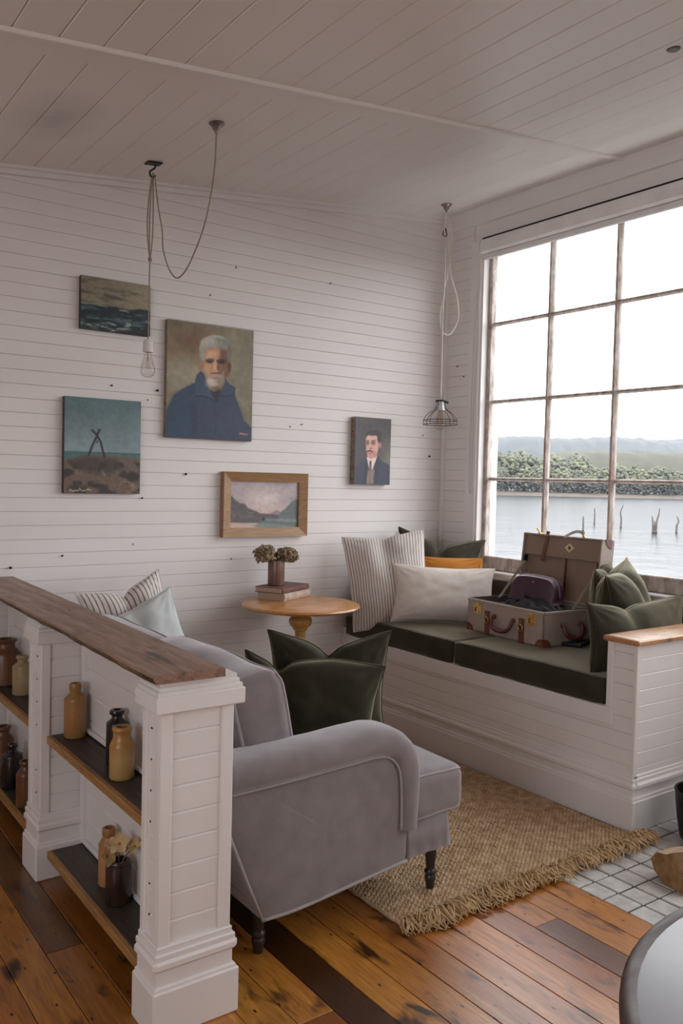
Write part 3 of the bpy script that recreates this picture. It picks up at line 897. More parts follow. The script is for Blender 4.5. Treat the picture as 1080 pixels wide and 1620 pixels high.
for i in range(81):
    y = SY0 + 0.035 + (SY1 - SY0 - 0.07) * i / 80
    f = 0.004 * math.sin(i * 1.7) + 0.004 * noise.noise(Vector((y * 20, 0, 0)))
    vs_ += [(2.030, y, 0.300), (2.040 + f, y, 0.178)]
    if i: fs.append((2 * i - 2, 2 * i, 2 * i + 1, 2 * i - 1))
for s, y in ((1, SY0 + 0.035), (-1, SY1 - 0.035)):
    k = len(vs_)
    for i in range(11):
        x = 1.835 + 0.205 * i / 10
        f = 0.004 * math.sin(i * 2.1)
        vs_ += [(min(x, 2.030), y, 0.300), (x, y - s * (0.004 + f), 0.174 + 0.004 * i / 10)]
        if i: fs.append((k + 2 * i - 2, k + 2 * i, k + 2 * i + 1, k + 2 * i - 1))
vl.add(vs_, fs)
v_ = part('front_skirt', vl, M['sofa'], sf, True)
so = v_.modifiers.new('cloth_thickness', 'SOLIDIFY'); so.thickness = 0.006
# seat cushion: a bench cushion with a T front that wraps the arms
def tcush():
    mb, fn = rounded_box(0.375, (SY1 - SY0) / 2 - 0.025, 0.083, 0.042, 22, (0.022, 0.006, 0.034), 0.005, 4)
    def f(x, y, z):
        yy = y
        if x < 0.10:
            lim = (SY1 - SY0) / 2 - 0.165
            yy = max(-lim, min(lim, y)) if x < 0.06 else y * (lim + (abs(1) - 1)) / ((SY1 - SY0) / 2 - 0.025) if False else max(-lim - (x - 0.06) / 0.04 * 0.14, min(lim + (x - 0.06) / 0.04 * 0.14, y))
        return (x + 1.730, yy + (SY0 + SY1) / 2, z + 0.374)
    mb.bow(f)
    return mb, fn, f
mb, fn, ff = tcush()
sc_ = part('seat_cushion', mb, M['sofa'], sf, True, weld=0.0004, angle=60)
for sz in (-1, 1):
    path = []
    hy = (SY1 - SY0) / 2 - 0.025
    for i in range(15): path.append(ff(*fn(0.10 + 0.275 * i / 14, -hy, sz * 0.083)))
    for i in range(1, 41): path.append(ff(*fn(0.375, -hy + 2 * hy * i / 40, sz * 0.083)))
    for i in range(1, 15): path.append(ff(*fn(0.375 - 0.275 * i / 14, hy, sz * 0.083)))
    part('piping', MB().tube(path, 0.005, 6), M['sofa_pipe'], sc_, True)
# back frame and two loose back cushions
part('back_frame', MB().prism([(1.15, 0.60), (1.165, 0.40), (1.275, 0.132), (1.36, 0.14), (1.30, 0.5), (1.25, 0.60), (1.22, 0.62), (1.17, 0.62)], SY0 + 0.04, SY1 - 0.04, 'y'), M['sofa'], sf)
for ya, yb, sd in ((SY0 + 0.12, 3.012, 1), (3.018, SY1 - 0.12, 2)):
    hx, hy, hz = 0.098, (yb - ya) / 2, 0.190
    mb, fn = rounded_box(hx, hy, hz, 0.045, 14, (0.035, 0.0, 0.022), 0.010, sd, 5)
    MX = Matrix.Translation((1.345, (ya + yb) / 2, 0.645 if sd == 1 else 0.612)) @ Matrix.Rotation(math.radians(-13), 4, 'Y')
    mb.xf(MX)
    bc = part('back_cushion', mb, M['sofa'], sf, True, weld=0.0004)
    for sx in (-1, 1):
        path = []
        for (ay, az), (by, bz) in (((-1, -1), (1, -1)), ((1, -1), (1, 1)), ((1, 1), (-1, 1)), ((-1, 1), (-1, -1))):
            for i in range(16):
                u = i / 16
                path.append(MX @ Vector(fn(sx * hx, (ay + (by - ay) * u) * hy, (az + (bz - az) * u) * hz)))
        part('piping', MB().tube(path, 0.006, 6, True), M['sofa_pipe'], bc, True)
legp = [(0.021, 0.178), (0.0225, 0.150), (0.020, 0.12), (0.0165, 0.085), (0.0155, 0.072), (0.0205, 0.066), (0.0215, 0.058), (0.017, 0.050), (0.020, 0.044), (0.0205, 0.036), (0.016, 0.018), (0.0135, 0.0)]
lme = MB().lathe(legp, 18).mesh('leg', M['leg'], True, angle=40)
for x, y in ((2.000, SY0 + 0.085), (2.000, SY1 - 0.085), (1.300, SY0 + 0.085), (1.300, SY1 - 0.085)):
    link('leg', lme, sf, (x - 1.6, y - 3.0, 0.013 if x > 1.7 else 0.0), scale=(1, 1, 1) if x > 1.7 else (1.05, 1.05, 0.98))

# ================================================================== RUG
RX0_, RX1_, RY0_, RY1_ = 1.765, 3.022, 2.045, 3.95
rg = root('jute_rug', (2.4, 2.9, 0), 'chunky woven natural jute rug with a shaggy fringed end', 'rug')
M['jute'] = mat('jute_yarn', (0.60, 0.43, 0.27), (0.38, 0.25, 0.14), rough=0.9, scale=26, detail=5, space='World', bump=0.6, bscale=260, bdist=0.003)
M['jute_base'] = mat('jute_shadow', (0.20, 0.12, 0.06), rough=1.0, space='World')
M['fringe'] = mat('jute_fringe_yarn', (0.58, 0.41, 0.23), (0.40, 0.26, 0.13), rough=0.9, scale=60, space='World')
part('backing', MB().box(RX0_, RX1_, RY0_, RY1_, 0.0005, 0.006), M['jute_base'], rg)
rnd = np.random.RandomState(5)
cw, cl = 0.0128, 0.0185
nx, ny = int((RX1_ - RX0_) / cw), int((RY1_ - RY0_) / cl)
unit_v = np.array([[-.52, -.35, 0], [0, -.62, 0], [.52, -.35, 0], [.52, .35, 0], [0, .62, 0], [-.52, .35, 0], [-.24, -.2, 1], [.24, -.2, 1], [.24, .2, 1], [-.24, .2, 1]])
unit_f = [(0, 1, 6), (1, 7, 6), (1, 2, 7), (2, 3, 8, 7), (3, 4, 8), (4, 9, 8), (4, 5, 9), (5, 0, 6, 9), (6, 7, 8, 9)]
vs_, fs = [], []
for i in range(nx):
    for j in range(ny):
        cx = RX0_ + (i + 0.5) * cw + rnd.uniform(-.001, .001)
        cy = RY0_ + (j + 0.5 + (0.5 if i % 2 else 0)) * cl + rnd.uniform(-.0015, .0015)
        if cy > RY1_: continue
        a = 0.35 if i % 2 else -0.35
        ca, sa = math.cos(a), math.sin(a)
        h = 0.0085 + rnd.uniform(-.002, .002)
        k = len(vs_)
        for x, y, z in unit_v:
            X, Y_ = x * cw * 1.02, y * cl * 1.05
            vs_.append((cx + X * ca - Y_ * sa, cy + X * sa + Y_ * ca, 0.0045 + z * h))
        fs += [tuple(q + k for q in f) for f in unit_f]
wv = part('weave', MB().add(vs_, fs), M['jute'], rg, True)
wv['kind'] = 'stuff'
# fringe: each tassel a wisp of loose strands
def tassel(seed, ln, spread):
    r = random.Random(seed); mb = MB()
    for q in range(15):
        a = r.uniform(-spread, spread); l = ln * r.uniform(0.7, 1.1); lift = r.uniform(0.004, 0.022)
        x0 = r.uniform(-0.009, 0.009)
        cv = r.uniform(-0.02, 0.02)
        p = [(x0, 0.008, 0.008 + r.uniform(0, 0.006)), (x0 + a * l * 0.35 + cv * 0.5, -l * 0.35, 0.010 + lift * r.uniform(.6, 1)), (x0 + a * l * 0.75 + cv, -l * 0.72, 0.006 + lift * 0.6), (x0 + a * l * 1.1, -l, 0.004 + r.uniform(0, 0.006))]
        mb.tube(smooth_path(p, 3), [0.0024] * 7 + [0.0022, 0.0016, 0.0008], 4)
    return mb.mesh('tassel', M['fringe'], True)
tm = [tassel(s, 0.055 + 0.005 * (s % 4), 0.55) for s in range(8)]
random.seed(21)
x = RX0_ - 0.004
i = 0
while x < RX1_ + 0.03:
    o = link('tassel', tm[i % 8], rg, (x - 2.4, RY0_ + random.uniform(-0.006, 0.006) - 2.9, random.uniform(0, 0.004)), (random.uniform(-0.12, 0.05), 0, random.uniform(-0.5, 0.35)))
    s = random.uniform(0.85, 1.35); o.scale = (s * 1.1, s, random.uniform(0.9, 1.8))
    x += 0.0165; i += 1
ed = part('bound_edge', MB().tube([(RX0_ - 0.002, RY0_ + (RY1_ - RY0_) * q / 60, 0.006 + 0.002 * math.sin(q * 2)) for q in range(61)], 0.007, 6), M['jute'], rg, True)

# ================================================================== ROUND SIDE TABLE
TX, TY, TZ = 2.485, 3.80, 0.78
tb = root('round_side_table', (TX, TY, 0), 'honey pine pedestal table with a round top against the panelled wall', 'table')
tp = MB().lathe([(0.05, TZ - 0.022), (0.295, TZ - 0.024), (0.309, TZ - 0.020), (0.316, TZ - 0.012), (0.312, TZ - 0.004), (0.302, TZ), (0.05, TZ)], 56)
tp.bow(lambda x, y, z: (x * 1.0, y * 1.03, z))
part('table_top', tp, M['table_wood'], tb, True, True, angle=35)
part('cleat', MB().box(-0.20, 0.20, -0.05, -0.01, TZ - 0.042, TZ - 0.0225, 0.004).box(-0.20, 0.20, 0.03, 0.07, TZ - 0.042, TZ - 0.0225, 0.004).xf(Matrix.Rotation(0.5, 4, 'Z')), M['table_leg'], tb, False, True)
part('pedestal', MB().lathe([(0.045, TZ - 0.0225), (0.060, TZ - 0.035), (0.062, TZ - 0.055), (0.050, TZ - 0.066), (0.046, TZ - 0.070), (0.060, TZ - 0.082), (0.064, TZ - 0.100), (0.056, TZ - 0.120), (0.040, TZ - 0.134), (0.040, TZ - 0.142), (0.029, TZ - 0.150), (0.026, TZ - 0.25), (0.032, TZ - 0.36), (0.045, 0.34), (0.055, 0.26), (0.058, 0.22), (0.045, 0.19), (0.050, 0.17), (0.050, 0.12), (0.02, 0.11)], 32), M['table_leg'], tb, True, True, angle=40)
for k in range(3):
    a = 0.6 + k * 2 * PI / 3
    p = smooth_path([(0.03 * math.cos(a), 0.03 * math.sin(a), 0.16), (0.13 * math.cos(a), 0.13 * math.sin(a), 0.13), (0.21 * math.cos(a), 0.21 * math.sin(a), 0.055), (0.27 * math.cos(a), 0.27 * math.sin(a), 0.018)], 6)
    part('foot', MB().tube(p, [0.028 - 0.012 * q / (len(p) - 1) for q in range(len(p))], 10), M['table_leg'], tb, True, True)

# ================================================================== PILLOWS
def pillow(name, w, h, t, centre, yaw, lean, roll, m, label, group, chop=0.0, seed=0, n=34, cat='pillow', pipe=True, bow=0.07, pipem=None, corner=0.6, wr=0.009, cu=0.0, crown=0.0):
    R_ = Matrix.Rotation(yaw, 4, 'Z') @ Matrix.Rotation(-lean, 4, 'X') @ Matrix.Rotation(roll, 4, 'Y')
    low = Matrix.Translation(Vector(centre)) @ R_ @ Vector((0, 0, -h / 2))
    rt = root(name, low, label, cat, group)
    rt.rotation_euler = R_.to_euler()
    S = [math.sin(PI / 2 * (-1 + 2 * i / n)) * 0.55 + 0.45 * (-1 + 2 * i / n) for i in range(n + 1)]
    def shape(u, v, side):
        x = w / 2 * u * (1 - bow * (1 - v * v) * u * u)
        z = h / 2 * v * (1 - bow * (1 - u * u) * v * v)
        prof = max(0.0, (1 - u * u) * (1 - v * v))
        th = t / 2 * prof ** 0.5 * (0.86 + 0.28 * (0.5 - 0.5 * v))
        if chop:
            top = max(0.0, (v + 0.35) / 1.35) ** 1.6
            uu = u - cu; dent = (0.75 * math.exp(-abs(uu / 0.5) ** 1.25) + 0.25 * math.exp(-(uu / 0.12) ** 2)) * (1 - u ** 6)
            z -= chop * h * dent * top
            th *= 1 - 0.5 * math.exp(-(uu / 0.13) ** 2) * top
            th += t * 0.10 * math.exp(-((abs(uu) - 0.40) / 0.2) ** 2) * top * prof ** 0.4
            x += 0.03 * w * u * top
        z += crown * h * (1 - u * u) * max(0.0, v) ** 2
        y = side * th
        q = Vector((x * 5 + seed * 3.7, side * 2.0, z * 5 - seed))
        f = prof ** 0.5
        y += side * f * wr * 1.8 * noise.noise(q) + side * f * wr * 0.9 * (0.5 - abs(noise.noise(q * 2.3))) + side * f * wr * 0.4 * noise.noise(q * 5)
        x += wr * 0.5 * noise.noise(q * 1.7 + Vector((9, 0, 0)))
        z += wr * 0.5 * noise.noise(q * 1.7 + Vector((0, 9, 0)))
        # slight pinch folds running in from the corners
        d = math.hypot(1 - abs(u), 1 - abs(v))
        y += side * 0.006 * math.sin(math.atan2(1 - abs(u) + 1e-6, 1 - abs(v) + 1e-6) * 14) * math.exp(-((d - 0.35) / 0.2) ** 2) * corner
        return (x, y, z + h / 2)
    vs_, fs, uv = [], [], []
    idx = {}
    for side in (-1, 1):
        for i, u in enumerate(S):
            for j, v in enumerate(S):
                b = i in (0, n) or j in (0, n)
                key = (i, j, 0 if b else side)
                if key not in idx:
                    idx[key] = len(vs_)
                    p = shape(u, v, side) if not b else tuple((a + c) / 2 for a, c in zip(shape(u, v, -1), shape(u, v, 1)))
                    vs_.append(p); uv.append(((u + 1) / 2 * w / 0.5, (v + 1) / 2 * h / 0.5))
    def K(i, j, s): return idx[(i, j, 0 if (i in (0, n) or j in (0, n)) else s)]
    for side in (-1, 1):
        for i in range(n):
            for j in range(n):
                fs.append((K(i, j, side), K(i + 1, j, side), K(i + 1, j + 1, side), K(i, j + 1, side)))
    mb = MB().add(vs_, fs); mb.uv = uv
    part('cover', mb, m, rt, True, True)
    if pipe:
        loop = [(i, 0) for i in range(n)] + [(n, j) for j in range(n)] + [(n - i, n) for i in range(n)] + [(0, n - j) for j in range(n)]
        part('seam', MB().tube([vs_[K(i, j, 0)] for i, j in loop], 0.0032, 5, True), pipem or m, rt, True, True)
    return rt

GB = 'pillows on the window bench'
pillow('throw_pillow', 0.47, 0.57, 0.21, (3.165, 3.90, 0.858), -0.62, 0.20, -0.13, M['stripe'], 'large upright cream pillow with thin dark ticking stripes beside the round table', GB, chop=0.05, seed=1, bow=0.05, wr=0.012)
pillow('throw_pillow', 0.42, 0.42, 0.12, (3.350, 4.005, 0.845), -0.60, 0.12, 0.70, M['stripe2'], 'striped pillow showing one corner between the large striped pillow and the green one', GB, chop=0.0, seed=2, bow=0.10)
pillow('throw_pillow', 0.52, 0.46, 0.14, (3.585, 3.935, 0.900), -0.62, 0.10, 0.13, M['velvet'], 'olive velvet pillow with two pointed ears in the bench corner behind the mustard pillow', GB, chop=0.22, seed=3)
pillow('lumbar_pillow', 0.40, 0.27, 0.12, (3.545, 3.775, 0.855), -0.66, 0.10, 0.0, M['mustard'], 'mustard yellow rectangular pillow tucked behind the cream linen pillow', GB, seed=4, bow=0.01, corner=0.8)
pillow('lumbar_pillow', 0.60, 0.34, 0.19, (3.345, 3.610, 0.795), -0.62, 0.30, 0.03, M['cream'], 'long cream linen lumbar pillow beside the open suitcase', GB, seed=5, bow=0.08, wr=0.012)
pillow('throw_pillow', 0.38, 0.42, 0.15, (3.630, 2.700, 0.850), PI + 0.50, -0.12, 0.10, M['velvet'], 'olive velvet pillow mostly hidden between the suitcase lid and another green pillow', GB, chop=0.05, seed=6)
pillow('throw_pillow', 0.44, 0.43, 0.24, (3.570, 2.550, 0.845), PI + 0.40, -0.16, 0.12, M['velvet'], 'plump olive velvet pillow standing between the suitcase and the armrest pillow', GB, chop=0.05, seed=7)
pillow('lumbar_pillow', 0.66, 0.33, 0.17, (3.410, 2.355, 0.765), PI - 0.04, -0.05, 0.0, M['velvet'], 'long olive velvet pillow leaning inside the wooden armrest of the bench', GB, chop=0.10, seed=8, cu=0.25)
GS = 'pillows on the grey sofa'
pillow('throw_pillow', 0.45, 0.43, 0.20, (1.895, 2.690, 0.650), -0.60, -0.10, 0.0, M['velvet'], 'olive velvet pillow with two tall ears at the back of the sofa pair', GS, chop=0.21, seed=9, wr=0.016)
pillow('throw_pillow', 0.49, 0.40, 0.23, (1.722, 2.560, 0.596), -0.62, -0.06, 0.10, M['velvet'], 'plump olive velvet pillow resting against the near roll arm of the sofa', GS, chop=0.20, seed=10, cu=-0.5, wr=0.018, crown=0.07)
pillow('throw_pillow', 0.40, 0.40, 0.17, (1.495, 3.750, 0.765), 0.05, 0.06, -0.22, M['stripe2'], 'slouched narrow-striped pillow at the far end of the sofa', GS, chop=0.18, seed=11, wr=0.012)
pillow('throw_pillow', 0.42, 0.42, 0.17, (1.515, 3.610, 0.660), 0.0, 0.03, -0.38, M['pale'], 'pale blue-grey linen pillow in front of the striped pillow on the sofa', GS, chop=0.02, seed=12, wr=0.014)

# ================================================================== SUITCASE
M['case'] = mat('beige_vulcanised_board', (0.42, 0.335, 0.285), (0.37, 0.295, 0.25), rough=0.5, scale=40, bump=0.15, bscale=300)
M['case_lining'] = None
t = NT('woven_tan_lining')
v = t.coords('Object', (1, 1, 1))
w_ = t.n('ShaderNodeTexWave', Scale=90.0, Distortion=1.0); w_.bands_direction = 'DIAGONAL'; t.l(v, w_.inputs['Vector'])
t.set(Base_Color=t.ramp(w_.outputs['Fac'], [(0.3, (0.23, 0.155, 0.11)), (0.7, (0.36, 0.26, 0.20))]), Roughness=0.8)
t.bump(w_.outputs['Fac'], 0.3, 0.002)
M['case_lining'] = t.m
M['leather'] = mat('chestnut_leather', (0.20, 0.055, 0.03), (0.13, 0.035, 0.02), rough=0.4, scale=20, bump=0.2, bscale=200)
M['leather_dark'] = mat('oxblood_leather_handle', (0.16, 0.045, 0.04), (0.10, 0.028, 0.026), rough=0.35, scale=20)
M['case_inner'] = mat('dark_case_edge', (0.07, 0.05, 0.042), rough=0.7)
CW, CD, CH, LH = 0.575, 0.365, 0.172, 0.095     # long side, depth, tray height, lid thickness
# own frame: x along the front (far to near), y towards the window, z up; origin at base centre
sc0 = root('suitcase', (3.449, 3.047, 0.6425), 'open beige vintage suitcase with chestnut leather straps and brass locks on the bench', 'suitcase', rot=(0, 0, -PI / 2 - 0.075))
hw_, hd_, th = CW / 2, CD / 2, 0.009
tray = MB().box(-hw_, hw_, -hd_, -hd_ + th, 0, CH, 0.002).box(-hw_, hw_, hd_ - th, hd_, 0, CH, 0.002).box(-hw_, -hw_ + th, -hd_, hd_, 0, CH, 0.002).box(hw_ - th, hw_, -hd_, hd_, 0, CH, 0.002).box(-hw_, hw_, -hd_, hd_, 0, th, 0.002)
body = part('tray', tray, M['case'], sc0, False, True)
for y0, y1, x0, x1 in ((-hd_ - 0.002, -hd_ + 0.011, -hw_ - 0.002, hw_ + 0.002), (hd_ - 0.011, hd_ + 0.002, -hw_ - 0.002, hw_ + 0.002), (-hd_, hd_, -hw_ - 0.002, -hw_ + 0.011), (-hd_, hd_, hw_ - 0.011, hw_ + 0.002)):
    part('rim_binding', MB().box(x0, x1, y0, y1, CH - 0.012, CH + 0.003, 0.002), M['case'], body, False, True)
part('inner_lip', MB().box(-hw_ + 0.011, hw_ - 0.011, -hd_ + 0.0095, -hd_ + 0.013, 0.02, CH + 0.006).box(hw_ - 0.013, hw_ - 0.0095, -hd_ + 0.01, hd_ - 0.01, 0.02, CH + 0.006).box(-hw_ + 0.0095, -hw_ + 0.013, -hd_ + 0.01, hd_ - 0.01, 0.02, CH + 0.006), M['case_inner'], body, False, True)
def guard(sx, sy, z0, up=1):
    """moulded leather corner guard wrapped round a bottom corner"""
    mb = MB()
    pts = [(0, 0), (0.052, 0), (0.050, 0.018), (0.036, 0.034), (0.018, 0.040), (0, 0.040)]
    mb.prism([(p[0], p[1]) for p in pts], -0.0025, 0.0025, 'y')
    fr = MB().add([(sx * (hw_ - p[0] + 0.002), sy * (hd_ + 0.0015) + p[1] * 0, z0 + up * p[2]) for p in [(v[0], v[1], v[2]) for v in mb.v]], mb.f)
    fr.v = [(sx * (hw_ - v[0] + 0.002), sy * (hd_ + v[1] + 0.001), z0 + up * v[2]) for v in mb.v]
    sd = MB().add([(sx * (hw_ + v[1] + 0.001), sy * (hd_ - v[0] + 0.002), z0 + up * v[2]) for v in mb.v], mb.f)
    fr.add(sd.v, sd.f)
    return fr
for sx in (-1, 1):
    for sy in (-1, 1):
        g = part('corner_guard', guard(sx, sy, 0.0), M['leather'], sc0, False, True)
        part('rivet', MB().lathe([(0.004, -0.002), (0.003, 0.002), (0.001, 0.003)], 8, (0, 0, 0)).xf(Matrix.Translation((sx * (hw_ - 0.028), sy * (hd_ + 0.004), 0.014)) @ Matrix.Rotation(sy * -PI / 2, 4, 'X')), M['brass'], g, True, True)
FY = -hd_
for x, nm in ((-0.125, 'strap'), (0.135, 'strap')):
    st = part(nm, MB().box(x - 0.019, x + 0.019, FY - 0.004, FY + 0.001, 0.002, 0.125, 0.001).box(x - 0.019, x + 0.019, FY - 0.004, FY + 0.05, -0.0025, 0.002, 0.001), M['leather'], sc0, False, True)
    part('buckle', MB().tube([(x - 0.013, FY - 0.008, 0.092), (x + 0.013, FY - 0.008, 0.092), (x + 0.015, FY - 0.008, 0.072), (x + 0.008, FY - 0.009, 0.060), (x - 0.008, FY - 0.009, 0.060), (x - 0.015, FY - 0.008, 0.072)], 0.0022, 6, True).tube([(x, FY - 0.008, 0.110), (x, FY - 0.010, 0.062)], 0.0018, 6), M['brass'], st, True, True)
for x in (-0.205, 0.205):
    lk = part('brass_lock', MB().box(x - 0.030, x + 0.030, FY - 0.004, FY + 0.001, 0.098, 0.150, 0.001), M['brass'], sc0, False, True)
    part('hasp', MB().box(x - 0.012, x + 0.012, FY - 0.008, FY - 0.003, 0.132, 0.160, 0.002).lathe([(0.010, -0.008), (0.010, -0.003)], 16, (x + 0.010, FY, 0.115), 'y'), M['brass'], lk, False, True)
    part('keyhole', MB().box(x - 0.016, x - 0.010, FY - 0.0055, FY - 0.0035, 0.108, 0.132), M['case_inner'], lk, False, True)
def handle(M4, wid, nm):
    p = smooth_path([(-wid, 0, 0.020), (-wid * 1.02, -0.014, 0.012), (-wid * 0.92, -0.026, -0.022), (-wid * 0.55, -0.031, -0.040), (0, -0.033, -0.045), (wid * 0.55, -0.031, -0.040), (wid * 0.92, -0.026, -0.022), (wid * 1.02, -0.014, 0.012), (wid, 0, 0.020)], 5)
    rr = [0.007 + 0.0045 * math.sin(PI * i / (len(p) - 1)) for i in range(len(p))]
    h = part(nm, MB().tube(p, rr, 10).xf(M4), M['leather_dark'], sc0, True, True)
    for s in (-1, 1):
        part('handle_mount', MB().lathe([(0.013, -0.006), (0.013, 0.0), (0.006, 0.001)], 12, (s * wid, 0, 0.018), 'y').xf(M4), M['leather'], h, True, True)
    return h
handle(Matrix.Translation((0.005, FY - 0.002, 0.085)), 0.072, 'front_handle')
handle(Matrix.Translation((hw_ + 0.003, 0.005, 0.085)) @ Matrix.Rotation(PI / 2, 4, 'Z'), 0.062, 'side_handle')
# lid, hinged on the back edge and thrown open past upright
ML = Matrix.Translation((0, hd_ - 0.002, CH + 0.006)) @ Matrix.Rotation(math.radians(-6), 4, 'X')
lid_h = CD - 0.01
lm = MB().box(-hw_, hw_, LH - th, LH, 0, lid_h, 0.002).box(-hw_, hw_, 0, LH, lid_h - th, lid_h, 0.002).box(-hw_, -hw_ + th, 0, LH, 0, lid_h, 0.002).box(hw_ - th, hw_, 0, LH, 0, lid_h, 0.002).box(-hw_, hw_, 0, LH, 0, th, 0.002)
lid = part('lid', lm.xf(ML), M['case'], sc0, False, True)
part('lid_pocket', MB().box(-hw_ + th, hw_ - th, 0.012, 0.024, lid_h * 0.66, lid_h - th, 0.003).xf(ML), M['case_lining'], lid, False, True, label='woven tan pocket flap at the top of the lid')
ln = MB()
vs_, fs = [], []
for i in range(61):
    x = -hw_ + 0.012 + (CW - 0.024) * i / 60
    d = 0.052 + 0.006 * abs(math.sin(i * 0.32)) + 0.003 * noise.noise(Vector((x * 20, 1, 1)))
    vs_ += [(x, d, 0.01), (x, d - 0.006, lid_h * 0.4), (x, d - 0.016, lid_h * 0.68)]
    if i:
        for q in (0, 1): fs.append((3 * i - 3 + q, 3 * i + q, 3 * i + q + 1, 3 * i - 3 + q + 1))
part('lid_lining', ln.add(vs_, fs).xf(ML), M['case_lining'], lid, True, True, label='gathered tan lining inside the lid')
part('lining_divider', MB().box(0.012, 0.022, 0.036, 0.048, 0.02, lid_h * 0.67).xf(ML), M['leather_dark'], lid, False, True)
part('lid_strap', MB().box(-0.012, 0.012, -0.002, 0.002, 0, 0.17, 0.001).xf(ML @ Matrix.Translation((-0.13, 0.006, lid_h - 0.15)) @ Matrix.Rotation(0.16, 4, 'Y')), M['leather'], lid, False, True)
em = part('emblem', MB().prism([(-0.036, 0), (0, 0.026), (0.036, 0), (0, -0.026)], 0.0095, 0.0118, 'y').xf(ML @ Matrix.Translation((0.06, 0, lid_h - 0.062))), mat('cream_emblem', (0.72, 0.58, 0.34), rough=0.5), lid, False, True, label='cream diamond emblem')
part('emblem_mark', MB().prism([(-0.010, -0.004), (-0.006, 0.009), (0.006, 0.009), (0.010, -0.004), (0, -0.010)], 0.0085, 0.0096, 'y').xf(ML @ Matrix.Translation((0.06, 0, lid_h - 0.062))), mat('dark_emblem_print', (0.10, 0.06, 0.04), rough=0.6), em, False, True)
for x in (-0.17, 0.155):
    part('lid_catch', MB().tube(smooth_path([(x, 0.012, lid_h), (x - 0.004, 0.006, lid_h + 0.014), (x - 0.014, 0.0, lid_h + 0.026), (x - 0.018, -0.004, lid_h + 0.024)], 4), 0.0045, 6).box(x - 0.010, x + 0.010, 0.004, 0.022, lid_h, lid_h + 0.006, 0.001).xf(ML), M['brass'], lid, False, True)
part('luggage_tag', MB().add([(0.16 - 0.022 * q, 0.004 - 0.006 * q + s * 0.0, lid_h + 0.014 - 0.0035 * q * q * 0.25 + 0.010 * math.sin(q * 0.8) + s * 0.017) for q in range(6) for s in (0, 1)], [(2 * q, 2 * q + 2, 2 * q + 3, 2 * q + 1) for q in range(5)]).xf(ML), mat('pale_paper_tag', (0.66, 0.64, 0.66), rough=0.5), lid, True, True)
for x in (-hw_ + 0.002, hw_ - 0.002):
    part('lid_corner_guard', MB().prism([(0, 0), (-0.05, 0), (-0.046, -0.02), (-0.02, -0.046), (0, -0.05)], -0.003, 0.003, 'x').xf(ML @ Matrix.Translation((x + math.copysign(0.002, x), LH - 0.02, lid_h + 0.002)) @ Matrix.Scale(1, 4)), M['leather_dark'], lid, False, True)
for sx in (-1, 1):
    a = Vector((sx * (hw_ - 0.016), 0.03, CH - 0.006)); b = ML @ Vector((sx * (hw_ - 0.014), 0.02, lid_h * 0.56))
    d = (b - a)
    q = MB().add([a + Vector((0, -0.011, 0)), a + Vector((0, 0.011, 0.0)), b + Vector((0, 0.011, 0)), b + Vector((0, -0.011, 0))] + [a + Vector((-sx * 0.002, -0.011, 0)), a + Vector((-sx * 0.002, 0.011, 0.0)), b + Vector((-sx * 0.002, 0.011, 0)), b + Vector((-sx * 0.002, -0.011, 0))],
                 [(0, 1, 2, 3), (4, 5, 6, 7), (0, 1, 5, 4), (1, 2, 6, 5), (2, 3, 7, 6), (3, 0, 4, 7)])
    part('stay_tape', q, mat('webbing_tape', (0.52, 0.43, 0.35), rough=0.9) if sx == -1 else bpy.data.materials['webbing_tape'], lid, False, True)
    part('stay_mount', MB().box(sx * (hw_ - 0.018) - 0.006, sx * (hw_ - 0.018) + 0.006, 0.004, 0.026, lid_h * 0.56 - 0.004, lid_h * 0.56 + 0.03, 0.002).xf(ML), M['iron'], lid, False, True)

SM = Matrix.Translation((3.449, 3.047, 0.6425)) @ Matrix.Rotation(-PI / 2 - 0.075, 4, 'Z')
def heap(name, cx, cy, rx, ry, z0, hh, m, label, seed, cat='clothing'):
    G = 44; vs_, fs = [], []
    for lay in (0, 1):
        for i in range(G + 1):
            for j in range(G + 1):
                u, v = -1 + 2 * i / G, -1 + 2 * j / G
                # map the square onto a disc
                x, y = u * math.sqrt(1 - v * v / 2), v * math.sqrt(1 - u * u / 2)
                r = math.hypot(x, y)
                e = max(0, 1 - r * r) ** 0.5
                q = Vector((x * 2.6 + seed, y * 2.6, seed))
                rid = 1 - abs(noise.noise(q * 1.3)) * 1.8
                fold = 0.5 * rid + 0.35 * abs(noise.noise(q * 2.9)) + 0.1 * noise.noise(q * 6)
                z = 0 if lay == 0 else e * hh * (0.55 + 0.65 * fold)
                k = 1 + 0.10 * noise.noise(Vector((x * 3, y * 3, seed + 4)))
                vs_.append((x * rx * k, y * ry * k, z))
    n1 = (G + 1) ** 2
    for i in range(G):
        for j in range(G):
            a = i * (G + 1) + j
            fs.append((a, a + 1, a + G + 2, a + G + 1)); fs.append((n1 + a, n1 + a + G + 1, n1 + a + G + 2, n1 + a + 1))
    return solo(name, MB().add(vs_, fs), m, SM @ Vector((cx, cy, z0)), label, cat, 'clothes in the suitcase', (0, 0, -PI / 2 - 0.075), True, 0.0008)
heap('folded_shirt', -0.13, -0.035, 0.125, 0.12, 0.105, 0.062, fabric('blue_cotton', (0.035, 0.075, 0.14), (0.02, 0.045, 0.09)), 'blue folded garment at the far corner of the open suitcase', 3)
heap('crumpled_jacket', 0.035, 0.0, 0.20, 0.145, 0.10, 0.150, fabric('navy_black_cloth', (0.020, 0.019, 0.028), (0.010, 0.010, 0.015), rough=0.6), 'crumpled navy-black jacket filling the open suitcase', 7)
